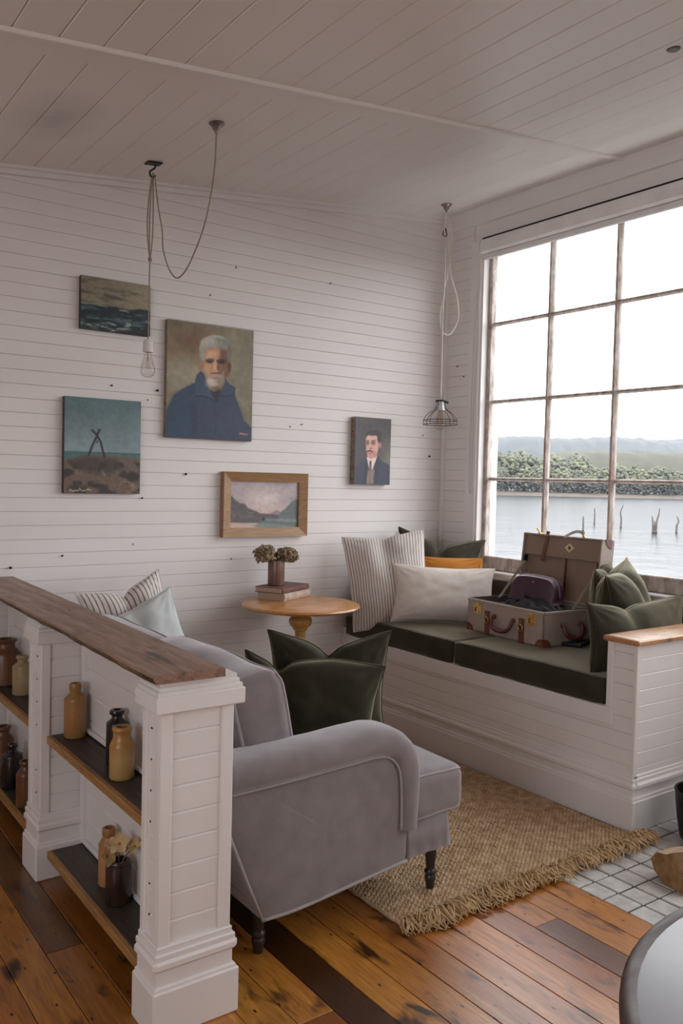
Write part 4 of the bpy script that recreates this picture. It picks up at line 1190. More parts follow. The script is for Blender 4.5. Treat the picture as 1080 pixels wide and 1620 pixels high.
heap('folded_scarf', -0.14, 0.09, 0.11, 0.06, 0.105, 0.105, fabric('plum_black_cloth', (0.032, 0.024, 0.040), (0.016, 0.012, 0.02), rough=0.7), 'dark plum scarf heaped beside the open suitcase lid', 11)
M['wash'] = mat('plum_leather', (0.060, 0.021, 0.043), (0.046, 0.016, 0.034), rough=0.42, scale=30, bump=0.2, bscale=240)
wsh = root('wash_bag', SM @ Vector((0.045, 0.005, 0.192)), 'plum purple zipped wash bag lying on the dark clothes in the suitcase', 'bag', rot=(0.10, 0.05, -PI / 2 + 0.20))
prof = [(-0.125, 0.0), (0.125, 0.0), (0.132, 0.02), (0.128, 0.075), (0.112, 0.112), (0.078, 0.130), (0.0, 0.134), (-0.078, 0.130), (-0.112, 0.112), (-0.128, 0.075), (-0.132, 0.02)]
outl = [Vector((p[0], 0, p[1])) for p in prof]
outl = smooth_path(outl, 4, True)
vs_, fs = [], []
LY = [(-0.055, 0.93), (-0.050, 0.985), (-0.042, 1.0), (0.0, 1.01), (0.042, 1.0), (0.050, 0.985), (0.055, 0.93)]
for y, s in LY:
    for p in outl: vs_.append((p.x * s, y * (1.15 - 0.5 * max(0, p.z) / 0.134), 0.062 + (p.z - 0.062) * s))
n_ = len(outl)
for k in range(len(LY) - 1):
    for i in range(n_): fs.append((k * n_ + i, k * n_ + (i + 1) % n_, (k + 1) * n_ + (i + 1) % n_, (k + 1) * n_ + i))
fs += [tuple(range(n_)), tuple(range((len(LY) - 1) * n_, len(LY) * n_))]
part('body', MB().add(vs_, fs), M['wash'], wsh, True, True, angle=40)
zp = [p for p in outl if p.z > 0.03]
zp = sorted(zp, key=lambda p: math.atan2(p.z - 0.03, p.x))
part('zip', MB().tube([(p.x * 1.012, 0.004, 0.062 + (p.z - 0.062) * 1.012) for p in zp], 0.0042, 6), mat('mauve_zip', (0.30, 0.20, 0.26), rough=0.4), wsh, True, True)
part('emblem', MB().box(-0.004, 0.004, -0.041, -0.036, 0.098, 0.112, 0.001), M['brass'], wsh, False, True)
# dark bag under the suitcase side handle
bgm = MB()
mb, _ = rounded_box(0.115, 0.165, 0.011, 0.010, 12, (0, 0, 0.0), 0.003, 3, 14)
solo('tablet_sleeve', MB().add([(x, y, z + 0.011) for x, y, z in mb.v], mb.f), mat('black_nylon', (0.010, 0.010, 0.012), rough=0.5), (3.46, 2.86, 0.6415), 'flat black sleeve lying on the green cushion under the near end of the suitcase', 'bag', rot=(0, 0, 0.35), smooth=True, weld=0.0004)

# ================================================================== BOOKS, VASE, DRIED FLOWERS
def book(loc, rotz, w, d, th_, cover, label, spine=None):
    """spine along local x at y=-d/2"""
    b = root('old_book', loc, label, 'book', 'books on the round table', rot=(0, 0, rotz))
    c = 0.003
    part('cover', MB().box(-w / 2, w / 2, -d / 2, d / 2, 0, c, 0.0008).box(-w / 2, w / 2, -d / 2, d / 2, th_ - c, th_, 0.0008), cover, b, False, True)
    part('spine', MB().prism([(-d / 2 + 0.004, 0), (-d / 2 - 0.003, th_ * 0.12), (-d / 2 - 0.005, th_ * 0.5), (-d / 2 - 0.003, th_ * 0.88), (-d / 2 + 0.004, th_)], -w / 2, w / 2, 'x'), spine or cover, b, False, True)
    part('pages', MB().box(-w / 2 + 0.004, w / 2 - 0.004, -d / 2 + 0.003, d / 2 - 0.004, c, th_ - c), mat('aged_pages', (0.52, 0.42, 0.33), (0.40, 0.31, 0.24), rough=0.8, scale=30, stretch=(0.2, 0.2, 60)) if 'aged_pages' not in bpy.data.materials else bpy.data.materials['aged_pages'], b, False, True)
    return b
M['book_red'] = mat('worn_brown_cloth', (0.20, 0.095, 0.085), (0.13, 0.06, 0.05), rough=0.7, scale=50)
M['book_pale'] = mat('worn_cream_paper', (0.60, 0.50, 0.43), (0.42, 0.31, 0.25), rough=0.8, scale=40)
BR = 0.464
bcx, bcy = 2.515, 4.035
book((2.520, 4.030, TZ), BR, 0.285, 0.175, 0.040, M['book_pale'], 'thick old book in worn cream covers lying on the round table', M['book_pale'])
book((2.510, 4.036, TZ + 0.0405), BR + 0.02, 0.290, 0.180, 0.030, M['book_red'], 'old brown clothbound book under the flower vase', M['book_red'])
M['vase'] = mat('brown_salt_glaze', (0.20, 0.10, 0.07), (0.13, 0.062, 0.045), rough=0.28, scale=18)
VX, VY, VZ = 2.466, 4.03, TZ + 0.071
vz = root('stoneware_vase', (VX, VY, VZ), 'brown cylindrical stoneware vase on the two old books', 'vase')
part('body', MB().lathe([(0.04, 0.0), (0.046, 0.003), (0.047, 0.02), (0.047, 0.135), (0.045, 0.142), (0.041, 0.142), (0.040, 0.02), (0.005, 0.018)], 28), M['vase'], vz, True, True, angle=40)
M['hyd'] = mat('dried_hydrangea_petals', (0.44, 0.33, 0.17), (0.11, 0.085, 0.07), rough=0.8, scale=55, detail=2, lo=0.40, hi=0.60)
M['stem'] = mat('dry_stem', (0.16, 0.10, 0.05), rough=0.8)
def hydrangea(loc, top, rx, rz, seed, label):
    h = root('dried_hydrangea', loc, label, 'flower', 'dried flowers in the brown vase')
    r = random.Random(seed); vs_, fs = [], []
    for k in range(330):
        z_ = r.uniform(-0.85, 1); a = r.uniform(0, 2 * PI); s = math.sqrt(1 - z_ * z_)
        lump = 1 + 0.16 * noise.noise(Vector((s * math.cos(a) * 2.5 + seed, s * math.sin(a) * 2.5, z_ * 2.5)))
        n_ = Vector((s * math.cos(a), s * math.sin(a), z_))
        c = Vector((n_.x * rx, n_.y * rx, n_.z * rz)) * lump * r.uniform(0.82, 1.05)
        t1 = n_.orthogonal().normalized(); t2 = n_.cross(t1); ro = r.uniform(0, PI)
        for q in range(4):
            b = ro + q * PI / 2
            d = t1 * math.cos(b) + t2 * math.sin(b); e = -t1 * math.sin(b) + t2 * math.cos(b)
            L = 0.0095 * r.uniform(0.8, 1.2); i = len(vs_)
            vs_ += [c + Vector(top), c + d * L * 0.6 + e * L * 0.45 + n_ * 0.003 + Vector(top), c + d * L + n_ * r.uniform(-0.002, 0.006) + Vector(top), c + d * L * 0.6 - e * L * 0.45 + n_ * 0.003 + Vector(top)]
            fs.append((i, i + 1, i + 2, i + 3))
    fl = part('florets', MB().add(vs_, fs), M['hyd'], h, False, True); fl['kind'] = 'stuff'
    part('heart', MB().lathe([(0.002, -rz * .7), (rx * .6, -rz * .45), (rx * .78, 0), (rx * .6, rz * .5), (0.002, rz * .75)], 12, top), M['stem'], h, True, True)
    part('stem', MB().tube(smooth_path([(0, 0, 0), (top[0] * .3, top[1] * .3, top[2] * .55), (top[0], top[1], top[2] - rz * .4)], 5), 0.003, 6), M['stem'], h, True, True)
hydrangea((VX - 0.012, VY, VZ + 0.02), (-0.052, 0.020, 0.155), 0.062, 0.050, 4, 'taller dried brown hydrangea head leaning towards the half wall')
hydrangea((VX + 0.014, VY, VZ + 0.02), (0.040, -0.025, 0.148), 0.060, 0.043, 8, 'lower dried brown hydrangea head leaning towards the window bench')

# ================================================================== PENDANT LAMPS AND HOOK
def bulb_parts(rt, x, y, ztop, sc=1.0, mcap=None):
    cap = part('lamp_holder', MB().lathe([(0.006, ztop), (0.016, ztop - 0.004), (0.0235, ztop - 0.016), (0.0245, ztop - 0.050), (0.0255, ztop - 0.052), (0.0255, ztop - 0.062), (0.0215, ztop - 0.064)], 24, (x, y, 0)), mcap or M['ceramic'], rt, True, angle=40)
    zt = ztop - 0.060
    part('bulb', MB().lathe([(0.015, zt), (0.016, zt - 0.012), (0.021, zt - 0.035), (0.030, zt - 0.065), (0.0345, zt - 0.085), (0.034, zt - 0.100), (0.027, zt - 0.114), (0.014, zt - 0.122), (0.002, zt - 0.124)], 28, (x, y, 0), cap=False), M['bulb'], rt, True)
    fp = [(x - 0.010, y, zt - 0.03)]
    for q in range(7): fp += [(x - 0.010 + 0.003 * q, y + (0.004 if q % 2 else -0.004), zt - (0.082 if q % 2 == 0 else 0.045))]
    fp += [(x + 0.010, y, zt - 0.03)]
    part('filament', MB().tube(fp, 0.0009, 4).tube([(x, y, zt + 0.005), (x, y, zt - 0.045)], 0.003, 6), M['filament'], rt, True)

def rose(rt, x, y, z):
    part('ceiling_rose', MB().lathe([(0.032, z + 0.006), (0.034, z - 0.004), (0.026, z - 0.011), (0.018, z - 0.018), (0.016, z - 0.028), (0.009, z - 0.034), (0.006, z - 0.046), (0.003, z - 0.048)], 22, (x, y, 0)), M['rose'], rt, True, angle=40)

p1 = root('pendant_lamp', (1.623, 3.875, 2.93), 'bare bulb in a white holder on a tan cord looped across the ceiling', 'lamp')
rose(p1, 1.668, 3.285, zc(1.668))
lp = [(1.668, 3.285, 2.905), (1.66, 3.278, 2.77), (1.655, 3.302, 2.644), (1.655, 3.363, 2.525), (1.655, 3.464, 2.423), (1.655, 3.546, 2.369), (1.655, 3.633, 2.357), (1.655, 3.718, 2.415), (1.652, 3.779, 2.515), (1.65, 3.79, 2.606), (1.648, 3.838, 2.736), (1.645, 3.865, 2.847), (1.640, 3.876, 2.889), (1.632, 3.875, 2.880), (1.620, 3.875, 2.80), (1.612, 3.875, 2.70), (1.613, 3.875, 2.60), (1.624, 3.875, 2.50), (1.630, 3.877, 2.50), (1.640, 3.879, 2.60), (1.641, 3.879, 2.75), (1.636, 3.876, 2.884), (1.630, 3.873, 2.86), (1.622, 3.871, 2.70), (1.622, 3.872, 2.55), (1.627, 3.875, 2.48), (1.6255, 3.875, 2.40), (1.6245, 3.875, 2.25), (1.624, 3.875, 2.100)]
part('cord', MB().tube(smooth_path(lp, 6), 0.0034, 6), M['cord_tan'], p1, True)
part('cord_tie', MB().lathe([(0.004, 2.473), (0.009, 2.478), (0.009, 2.49), (0.004, 2.495)], 10, (1.627, 3.875, 0)), M['cord_tan'], p1, True)
bulb_parts(p1, 1.624, 3.875, 2.104)
hk = root('ceiling_hook', (1.638, 3.875, zc(1.638)), 'dark iron ceiling hook holding the tan lamp cord', 'hook')
zz = zc(1.638)
part('hook_plate', MB().box(1.600, 1.676, 3.850, 3.900, zz - 0.008, zz - 0.001, 0.002).bow(lambda x, y, z: (x, y, z + CB * (x - 1.638))), M['iron'], hk)
part('hook_bar', MB().tube(smooth_path([(1.646, 3.875, zz - 0.006), (1.646, 3.875, zz - 0.022), (1.634, 3.875, zz - 0.034), (1.621, 3.875, zz - 0.046), (1.622, 3.875, zz - 0.064), (1.636, 3.875, zz - 0.070), (1.648, 3.875, zz - 0.060)], 6), 0.0045, 8), M['iron'], hk, True)

p2 = root('pendant_lamp', (3.555, 3.908, 3.15), 'caged bulb hanging on a knotted cream cord in the window corner', 'lamp')
rose(p2, 3.556, 3.908, zc(3.556))
lp2 = [(3.556, 3.908, 3.10), (3.548, 3.906, 3.04), (3.540, 3.904, 2.985), (3.552, 3.906, 2.93), (3.560, 3.908, 2.80), (3.559, 3.908, 2.70), (3.557, 3.908, 2.60), (3.541, 3.912, 2.53), (3.534, 3.914, 2.46), (3.548, 3.914, 2.388), (3.603, 3.912, 2.362), (3.659, 3.910, 2.416), (3.683, 3.908, 2.497), (3.663, 3.906, 2.604), (3.622, 3.906, 2.695), (3.594, 3.907, 2.80), (3.606, 3.908, 2.90), (3.610, 3.909, 2.975), (3.585, 3.909, 3.06), (3.560, 3.910, 3.085), (3.572, 3.911, 3.00), (3.590, 3.912, 2.87), (3.584, 3.912, 2.74), (3.562, 3.910, 2.64), (3.553, 3.908, 2.54), (3.552, 3.908, 2.40), (3.554, 3.908, 2.24), (3.555, 3.908, 1.965)]
part('cord', MB().tube(smooth_path(lp2, 6), 0.0042, 6), M['cord_white'], p2, True)
part('cord_shackle', MB().tube(smooth_path([(3.545, 3.905, 3.00), (3.530, 3.904, 2.965), (3.545, 3.904, 2.955), (3.562, 3.905, 2.965), (3.552, 3.905, 3.00)], 4, True), 0.0032, 6, True), M['dark_bronze'], p2, True)
bulb_parts(p2, 3.555, 3.908, 1.955)
cz = 1.955
wires = MB()
for k in range(8):
    a = k * PI / 4 + 0.2
    pr = [(0.027, cz - 0.002), (0.029, cz - 0.035), (0.040, cz - 0.058), (0.070, cz - 0.078), (0.095, cz - 0.105), (0.104, cz - 0.130), (0.104, cz - 0.150)]
    wires.tube(smooth_path([(3.555 + r * math.cos(a), 3.908 + r * math.sin(a), z) for r, z in pr], 4), 0.0017, 5)
cg = part('cage', wires, M['iron'], p2, True)
for z, r, nm in ((cz - 0.124, 0.1035, 'cage_ring'), (cz - 0.150, 0.105, 'cage_ring'), (cz - 0.004, 0.029, 'cage_collar')):
    part(nm, MB().tube([(3.555 + r * math.cos(2 * PI * q / 40), 3.908 + r * math.sin(2 * PI * q / 40), z) for q in range(40)], 0.0021 if nm == 'cage_ring' else 0.0046, 6, True), M['iron'], cg, True)
part('cage_screw', MB().lathe([(0.004, 0), (0.004, 0.03), (0.007, 0.031), (0.007, 0.037)], 8, (3.575, 3.905, cz - 0.010), 'x'), M['iron'], cg, True)

# ================================================================== PAINTINGS
class Canvas:
    """a picture worked out on a grid of points; colours are sRGB 0-255"""
    def __init__(s, nx, ny, corners):
        s.nx, s.ny = nx, ny
        u, v = np.meshgrid(np.linspace(0, 1, nx), np.linspace(0, 1, ny))   # v from the top down
        (ax, ay), (bx, by), (cx, cy), (dx, dy) = corners                    # TL TR BL BR of the sketch frame
        top = (ax + (bx - ax) * u, ay + (by - ay) * u); bot = (cx + (dx - cx) * u, cy + (dy - cy) * u)
        s.X = top[0] + (bot[0] - top[0]) * v; s.Y = top[1] + (bot[1] - top[1]) * v
        s.u, s.v = u, v
        s.img = np.zeros((ny, nx, 3))
    def fill(s, c): s.img[:] = c
    def blend(s, c, m):
        m = np.clip(m, 0, 1)[..., None]; s.img = s.img * (1 - m) + np.array(c, float) * m
    def ell(s, c, cx, cy, rx, ry, soft=0.15, ang=0.0, a=1.0):
        ca, sa = math.cos(ang), math.sin(ang)
        dx, dy = s.X - cx, s.Y - cy
        d = np.sqrt(((dx * ca + dy * sa) / rx) ** 2 + ((-dx * sa + dy * ca) / ry) ** 2)
        s.blend(c, a * np.clip((1 + soft - d) / (2 * soft), 0, 1))
    def poly(s, c, pts, soft=6.0, a=1.0):
        inside = np.zeros(s.X.shape, bool); dist = np.full(s.X.shape, 1e9)
        n = len(pts)
        for i in range(n):
            (x1, y1), (x2, y2) = pts[i], pts[(i + 1) % n]
            cond = ((y1 > s.Y) != (y2 > s.Y))
            xi = (x2 - x1) * (s.Y - y1) / ((y2 - y1) if y2 != y1 else 1e-9) + x1
            inside ^= cond & (s.X < xi)
            L2 = (x2 - x1) ** 2 + (y2 - y1) ** 2 + 1e-9
            t = np.clip(((s.X - x1) * (x2 - x1) + (s.Y - y1) * (y2 - y1)) / L2, 0, 1)
            dist = np.minimum(dist, np.hypot(s.X - x1 - t * (x2 - x1), s.Y - y1 - t * (y2 - y1)))
        sd = np.where(inside, dist, -dist)
        s.blend(c, a * np.clip(0.5 + sd / (2 * soft), 0, 1))
    def line(s, c, pts, w, soft=3.0, a=1.0):
        dist = np.full(s.X.shape, 1e9)
        for (x1, y1), (x2, y2) in zip(pts[:-1], pts[1:]):
            L2 = (x2 - x1) ** 2 + (y2 - y1) ** 2 + 1e-9
            t = np.clip(((s.X - x1) * (x2 - x1) + (s.Y - y1) * (y2 - y1)) / L2, 0, 1)
            dist = np.minimum(dist, np.hypot(s.X - x1 - t * (x2 - x1), s.Y - y1 - t * (y2 - y1)))
        s.blend(c, a * np.clip((w + soft - dist) / (2 * soft), 0, 1))
    def noise(s, fx, fy, seed, octs=4):
        r = np.random.RandomState(seed); out = np.zeros(s.X.shape); amp = 1.0; tot = 0
        for o in range(octs):
            gx, gy = max(2, int(fx * 2 ** o) + 2), max(2, int(fy * 2 ** o) + 2)
            g = r.rand(gy + 1, gx + 1)
            x = s.u * (gx - 1); y = s.v * (gy - 1); x0 = x.astype(int); y0 = y.astype(int); fx_ = x - x0; fy_ = y - y0
            fx_ = fx_ * fx_ * (3 - 2 * fx_); fy_ = fy_ * fy_ * (3 - 2 * fy_)
            out += amp * ((g[y0, x0] * (1 - fx_) + g[y0, x0 + 1] * fx_) * (1 - fy_) + (g[y0 + 1, x0] * (1 - fx_) + g[y0 + 1, x0 + 1] * fx_) * fy_)
            tot += amp; amp *= 0.55
        return out / tot
    def grain(s, k, seed, fx=14, fy=14):
        s.img = s.img * (1 + k * (s.noise(fx, fy, seed) - 0.5)[..., None] * 2)
    def mesh(s, w, h, name, m, bulge=0.0):
        xs = (s.u - 0.5) * w; zs = (0.5 - s.v) * h
        vs_ = np.stack([xs, np.zeros_like(xs), zs], -1).reshape(-1, 3)
        i, j = np.meshgrid(np.arange(s.nx - 1), np.arange(s.ny - 1))
        a = (j * s.nx + i).ravel()
        me = bpy.data.meshes.new(name)
        me.from_pydata(vs_.tolist(), [], np.stack([a, a + s.nx, a + s.nx + 1, a + 1], -1).tolist())
        c = np.clip(s.img, 0, 255) / 255
        c = np.where(c <= 0.04045, c / 12.92, ((c + 0.055) / 1.055) ** 2.4)
        at = me.color_attributes.new('paint', 'FLOAT_COLOR', 'POINT')
        rgba = np.ones((s.nx * s.ny, 4), dtype=np.float32); rgba[:, :3] = c.reshape(-1, 3)
        at.data.foreach_set('color', rgba.ravel())
        me.materials.append(m)
        return me

t = NT('oil_paint')
vc = t.n('ShaderNodeVertexColor'); vc.layer_name = 'paint'
t.set(Base_Color=vc.outputs['Color'], Roughness=0.5)
t.bump(t.noise(t.coords('Object'), 190, 3), 0.25, 0.002)
M['paint'] = t.m
M['canvas_edge'] = mat('raw_canvas_edge', (0.30, 0.24, 0.18), (0.16, 0.12, 0.085), rough=0.8, scale=60)
M['canvas_dark'] = mat('painted_canvas_edge', (0.09, 0.085, 0.08), (0.05, 0.045, 0.042), rough=0.8, scale=40)
# brighten sketch colours to undo the room's shade seen in the photograph
def lift(cv, k):
    cv.img = np.clip((cv.img - 128) * 1.08 + 124, 6, 255) * k

def hang(cv, x0, x1, z0, z1, label, depth=0.028, edge='canvas_edge', roll=0.0, tacks=False, name='oil_painting'):
    w, h = x1 - x0, z1 - z0
    r_ = root(name, ((x0 + x1) / 2, YB, (z0 + z1) / 2), label, 'painting', None, rot=(0, roll, 0))
    part('stretcher', MB().box(-w / 2, w / 2, -depth, -0.0005, -h / 2, h / 2, 0.002), M[edge], r_, False, True)
    link('painted_canvas', cv.mesh(w - 0.003, h - 0.003, 'painted_canvas', M['paint']), r_, (0, -depth - 0.0008, 0))
    if tacks:
        for i in range(7):
            part('tack', MB().lathe([(0.004, -0.003), (0.002, 0.001)], 8, (0, 0, 0), 'x').bow(lambda x, y, z: (x - w / 2, y - depth * 0.5, z - h / 2 + 0.03 + i * (h - 0.06) / 6)), M['iron'], r_, True, True)
    return r_

# -- old man in a blue coat
c = Canvas(190, 222, [(65, 35), (1035, 160), (70, 1340), (1005, 1395)])
c.fill((126, 118, 98))
n1 = c.noise(3, 3, 1)
c.blend((112, 88, 66), np.clip(1.2 - np.hypot((c.X - 330) / 330, (c.Y - 280) / 260), 0, 1) * 0.9)
c.blend((148, 143, 126), np.clip(1.15 - np.hypot((c.X - 250) / 260, (c.Y - 650) / 240), 0, 1) * 0.8)
c.blend((118, 116, 98), np.clip((c.X - 760) / 200, 0, 1) * 0.8)
c.blend((112, 104, 82), np.clip((c.X - 800) / 200, 0, 1) * np.clip((c.Y - 800) / 300, 0, 1))
c.blend((96, 92, 72), np.clip((200 - c.Y) / 200, 0, 1) * np.clip((500 - c.X) / 400, 0, 1))
c.grain(0.10, 2, 8, 8)
coat = [(60, 1080), (90, 1000), (150, 870), (230, 810), (370, 735), (385, 650), (430, 608), (465, 640), (500, 740), (545, 830), (600, 870), (655, 810), (690, 740), (705, 688), (740, 745), (822, 792), (812, 860), (860, 1000), (920, 1160), (1010, 1245), (1010, 1400), (60, 1345)]
c.poly((52, 62, 84), coat, 7)
cm = Canvas.noise(c, 5, 4, 7)
c.poly((44, 68, 88), [(60, 1080), (150, 870), (330, 770), (330, 1345), (60, 1345)], 40, 0.75)
c.poly((40, 42, 64), [(330, 960), (400, 1000), (390, 1300), (330, 1310)], 28, 0.5)
c.poly((58, 62, 86), [(640, 1000), (840, 960), (960, 1290), (620, 1300)], 50, 0.6)
c.poly((62, 76, 98), [(372, 700), (430, 640), (470, 690), (530, 810), (566, 915), (450, 876), (372, 884)], 9, 0.85)
c.poly((60, 68, 90), [(640, 870), (700, 720), (815, 795), (805, 850), (730, 880)], 9, 0.8)
c.line((32, 36, 54), [(372, 888), (450, 884), (540, 912), (585, 955)], 7, 5, 0.9)
c.line((32, 36, 54), [(605, 950), (650, 880), (740, 888), (812, 855)], 6, 5, 0.7)
c.line((40, 48, 68), [(585, 960), (600, 1160), (590, 1340)], 5, 6, 0.6)
c.poly((36, 36, 52), [(535, 820), (600, 945), (650, 840), (640, 790), (560, 790)], 7)
c.poly((128, 106, 84), [(470, 640), (520, 810), (580, 838), (660, 790), (690, 690), (700, 600)], 8)
c.ell((160, 158, 146), 592, 350, 178, 140, 0.06)
c.ell((166, 124, 98), 592, 510, 132, 232, 0.06)
c.poly((168, 128, 102), [(462, 400), (490, 350), (690, 340), (730, 430), (730, 640), (640, 770), (520, 760), (470, 640)], 10)
c.ell((186, 148, 120), 545, 425, 70, 62, 0.6)
c.poly((104, 72, 54), [(650, 350), (735, 360), (745, 640), (660, 760), (640, 640), (660, 540), (640, 450)], 22, 0.9)
c.ell((120, 86, 66), 690, 570, 40, 60, 0.7, 0, 0.6)
c.ell((158, 156, 146), 560, 285, 130, 62, 0.25)
c.ell((128, 126, 116), 680, 300, 80, 62, 0.4)
c.ell((146, 143, 132), 443, 400, 30, 92, 0.35)
c.ell((112, 108, 98), 748, 400, 26, 100, 0.35)
for q in range(9):
    c.line((178, 176, 166) if q % 2 else (112, 110, 100), [(470 + q * 24, 330 - abs(q - 4) * 3), (500 + q * 22, 260), (560 + q * 16, 222)], 4, 9, 0.22)
c.ell((168, 166, 154), 520, 270, 70, 34, 0.7, -0.5, 0.8)
c.ell((120, 118, 108), 640, 262, 90, 20, 0.6, 0.25, 0.6)
c.poly((150, 146, 134), [(440, 330), (500, 345), (470, 420), (462, 500), (440, 470)], 12, 0.9)
c.ell((160, 112, 88), 432, 540, 20, 50, 0.25); c.ell((88, 58, 46), 748, 560, 22, 55, 0.25)
c.ell((62, 44, 36), 528, 500, 42, 17, 0.5); c.ell((48, 34, 30), 656, 508, 46, 20, 0.5)
c.line((92, 76, 66), [(485, 486), (530, 470), (575, 484)], 8, 6); c.line((64, 48, 42), [(612, 492), (660, 478), (706, 490)], 9, 6)
c.ell((28, 22, 20), 532, 506, 13, 9, 0.4); c.ell((24, 18, 16), 650, 512, 13, 9, 0.4)
c.ell((196, 152, 124), 588, 560, 20, 66, 0.5); c.ell((104, 70, 54), 626, 575, 18, 62, 0.6, 0, 0.8)
c.ell((188, 140, 114), 590, 608, 34, 18, 0.4); c.ell((86, 58, 46), 592, 632, 44, 9, 0.6)
c.poly((120, 84, 64), [(470, 640), (500, 700), (490, 620), (480, 560)], 14, 0.5)
c.ell((196, 160, 136), 500, 590, 36, 52, 0.7, 0, 0.6)
c.poly((150, 136, 122), [(485, 640), (520, 670), (660, 660), (690, 600), (690, 720), (640, 790), (570, 800), (515, 750)], 16)
c.ell((178, 166, 152), 572, 735, 78, 56, 0.45); c.ell((132, 116, 102), 640, 735, 46, 60, 0.6, 0, 0.7)
c.ell((158, 140, 124), 590, 664, 74, 26, 0.35); c.ell((152, 100, 88), 588, 688, 38, 9, 0.5)
c.ell((188, 176, 164), 540, 720, 30, 26, 0.6, 0, 0.8)
c.ell((92, 76, 60), 600, 800, 60, 26, 0.5, 0, 0.7)
c.line((196, 140, 118), [(865, 1312), (880, 1300), (890, 1316), (905, 1302), (915, 1322), (930, 1312), (962, 1318)], 4, 3, 0.9)
c.grain(0.10, 5, 20, 24)
lift(c, 1.13)
hang(c, 1.852, 2.372, 1.652, 2.272, 'large portrait of a grey-bearded man in a dark blue coat', 0.03)
# -- gentleman with a moustache
c = Canvas(110, 158, [(215, 110), (920, 180), (215, 1505), (915, 1525)])
c.fill((80, 75, 76))
c.blend((112, 107, 98), np.clip((c.X - 620) / 250, 0, 1) * np.clip((c.Y - 450) / 500, 0, 1))
c.blend((76, 75, 88), np.clip((360 - c.X) / 160, 0, 1))
c.grain(0.10, 3, 9, 10)
c.poly((64, 66, 80), [(200, 1180), (330, 1060), (440, 985), (560, 1000), (665, 915), (735, 1020), (880, 1105), (930, 1170), (930, 1540), (200, 1520)], 8)
c.poly((52, 52, 64), [(430, 1000), (470, 1240), (440, 1500), (400, 1500), (390, 1100)], 14, 0.7)
c.poly((52, 54, 68), [(660, 930), (600, 1180), (600, 1500), (650, 1500), (720, 1080)], 14, 0.6)
c.poly((206, 190, 184), [(445, 958), (655, 925), (560, 1225), (500, 1205)], 7)
c.poly((128, 114, 108), [(470, 1225), (605, 1205), (588, 1500), (452, 1500)], 8)
c.poly((112, 98, 98), [(508, 1030), (542, 1030), (548, 1250), (492, 1250)], 6)
c.ell((48, 46, 56), 522, 1070, 16, 34, 0.3)
c.poly((180, 134, 126), [(455, 800), (640, 800), (640, 950), (530, 985), (455, 950)], 10)
c.ell((76, 66, 64), 572, 530, 158, 150, 0.08)
c.poly((196, 156, 144), [(418, 560), (470, 480), (610, 480), (660, 560), (690, 700), (650, 880), (560, 950), (480, 930), (430, 820)], 12)
c.ell((180, 128, 122), 560, 890, 90, 60, 0.5, 0, 0.8)
c.ell((62, 54, 52), 560, 455, 150, 52, 0.25); c.ell((66, 56, 54), 690, 560, 42, 100, 0.25)
c.ell((164, 118, 108), 708, 705, 26, 56, 0.3)
for cx_, rx in ((462, 36), (566, 48)):
    c.ell((110, 82, 76), cx_, 660, rx, 46, 0.25, 0, 0.8); c.ell((160, 122, 112), cx_, 664, rx * 0.7, 30, 0.3, 0, 0.8); c.ell((70, 50, 46), cx_, 655, 16, 12, 0.5)
c.line((92, 66, 60), [(425, 612), (480, 604)], 7, 6); c.line((92, 66, 60), [(530, 608), (615, 612)], 7, 6)
c.ell((200, 160, 148), 500, 720, 18, 60, 0.5); c.ell((150, 104, 98), 520, 770, 26, 18, 0.5)
c.poly((108, 66, 62), [(425, 830), (470, 806), (512, 800), (575, 835), (545, 856), (500, 838), (450, 856)], 7)
c.ell((158, 96, 92), 505, 880, 34, 10, 0.5)
c.grain(0.10, 9, 18, 24)
lift(c, 1.13)
hang(c, 3.085, 3.366, 1.424, 1.838, 'small portrait of a moustached gentleman in a dark suit by the window corner', 0.045, tacks=True)
# -- log tripod on the shore
c = Canvas(120, 146, [(50, 885), (590, 930), (30, 1580), (570, 1585)])
n1 = c.noise(4, 5, 4)
f = np.clip((c.Y - 900) / 380, 0, 1)
c.img = np.array((84, 104, 108))[None, None] * (1 - f[..., None]) + np.array((122, 138, 142))[None, None] * f[..., None]
c.img *= (1 + 0.14 * (n1 - 0.5))[..., None]
c.poly((76, 104, 104), [(20, 1278), (600, 1300), (600, 1350), (20, 1340)], 5)
c.line((58, 84, 86), [(30, 1282), (590, 1302)], 3, 3)
n2 = c.noise(7, 9, 8)
c.poly((104, 88, 78), [(20, 1350), (100, 1325), (220, 1310), (400, 1318), (600, 1335), (600, 1600), (20, 1600)], 10)
c.poly((70, 62, 58), [(60, 1350), (200, 1315), (400, 1335), (460, 1400), (330, 1450), (150, 1420)], 22, 0.9)
c.blend((54, 50, 48), np.clip((n2 - 0.54) * 9, 0, 1) * np.clip((c.Y - 1330) / 40, 0, 1) * 0.85)
c.blend((138, 116, 102), np.clip((c.noise(9, 12, 12) - 0.6) * 9, 0, 1) * np.clip((c.Y - 1380) / 60, 0, 1) * 0.7)
c.ell((52, 48, 46), 520, 1465, 50, 36, 0.3); c.ell((56, 52, 50), 60, 1430, 40, 26, 0.3); c.ell((58, 50, 46), 270, 1528, 62, 14, 0.4)
for p in ([(284, 1128), (262, 1178), (232, 1240), (208, 1304)], [(234, 1130), (262, 1160), (290, 1210), (304, 1270), (316, 1322)]):
    c.line((46, 42, 44), p, 7, 4)
c.ell((54, 50, 50), 266, 1212, 6, 9, 0.4)
c.line((206, 196, 176), [(66, 1562), (78, 1552), (90, 1566), (110, 1560), (124, 1566), (140, 1550), (152, 1564), (176, 1562), (196, 1552), (214, 1560)], 3, 3, 0.8)
c.grain(0.08, 6, 26, 30)
lift(c, 1.12)
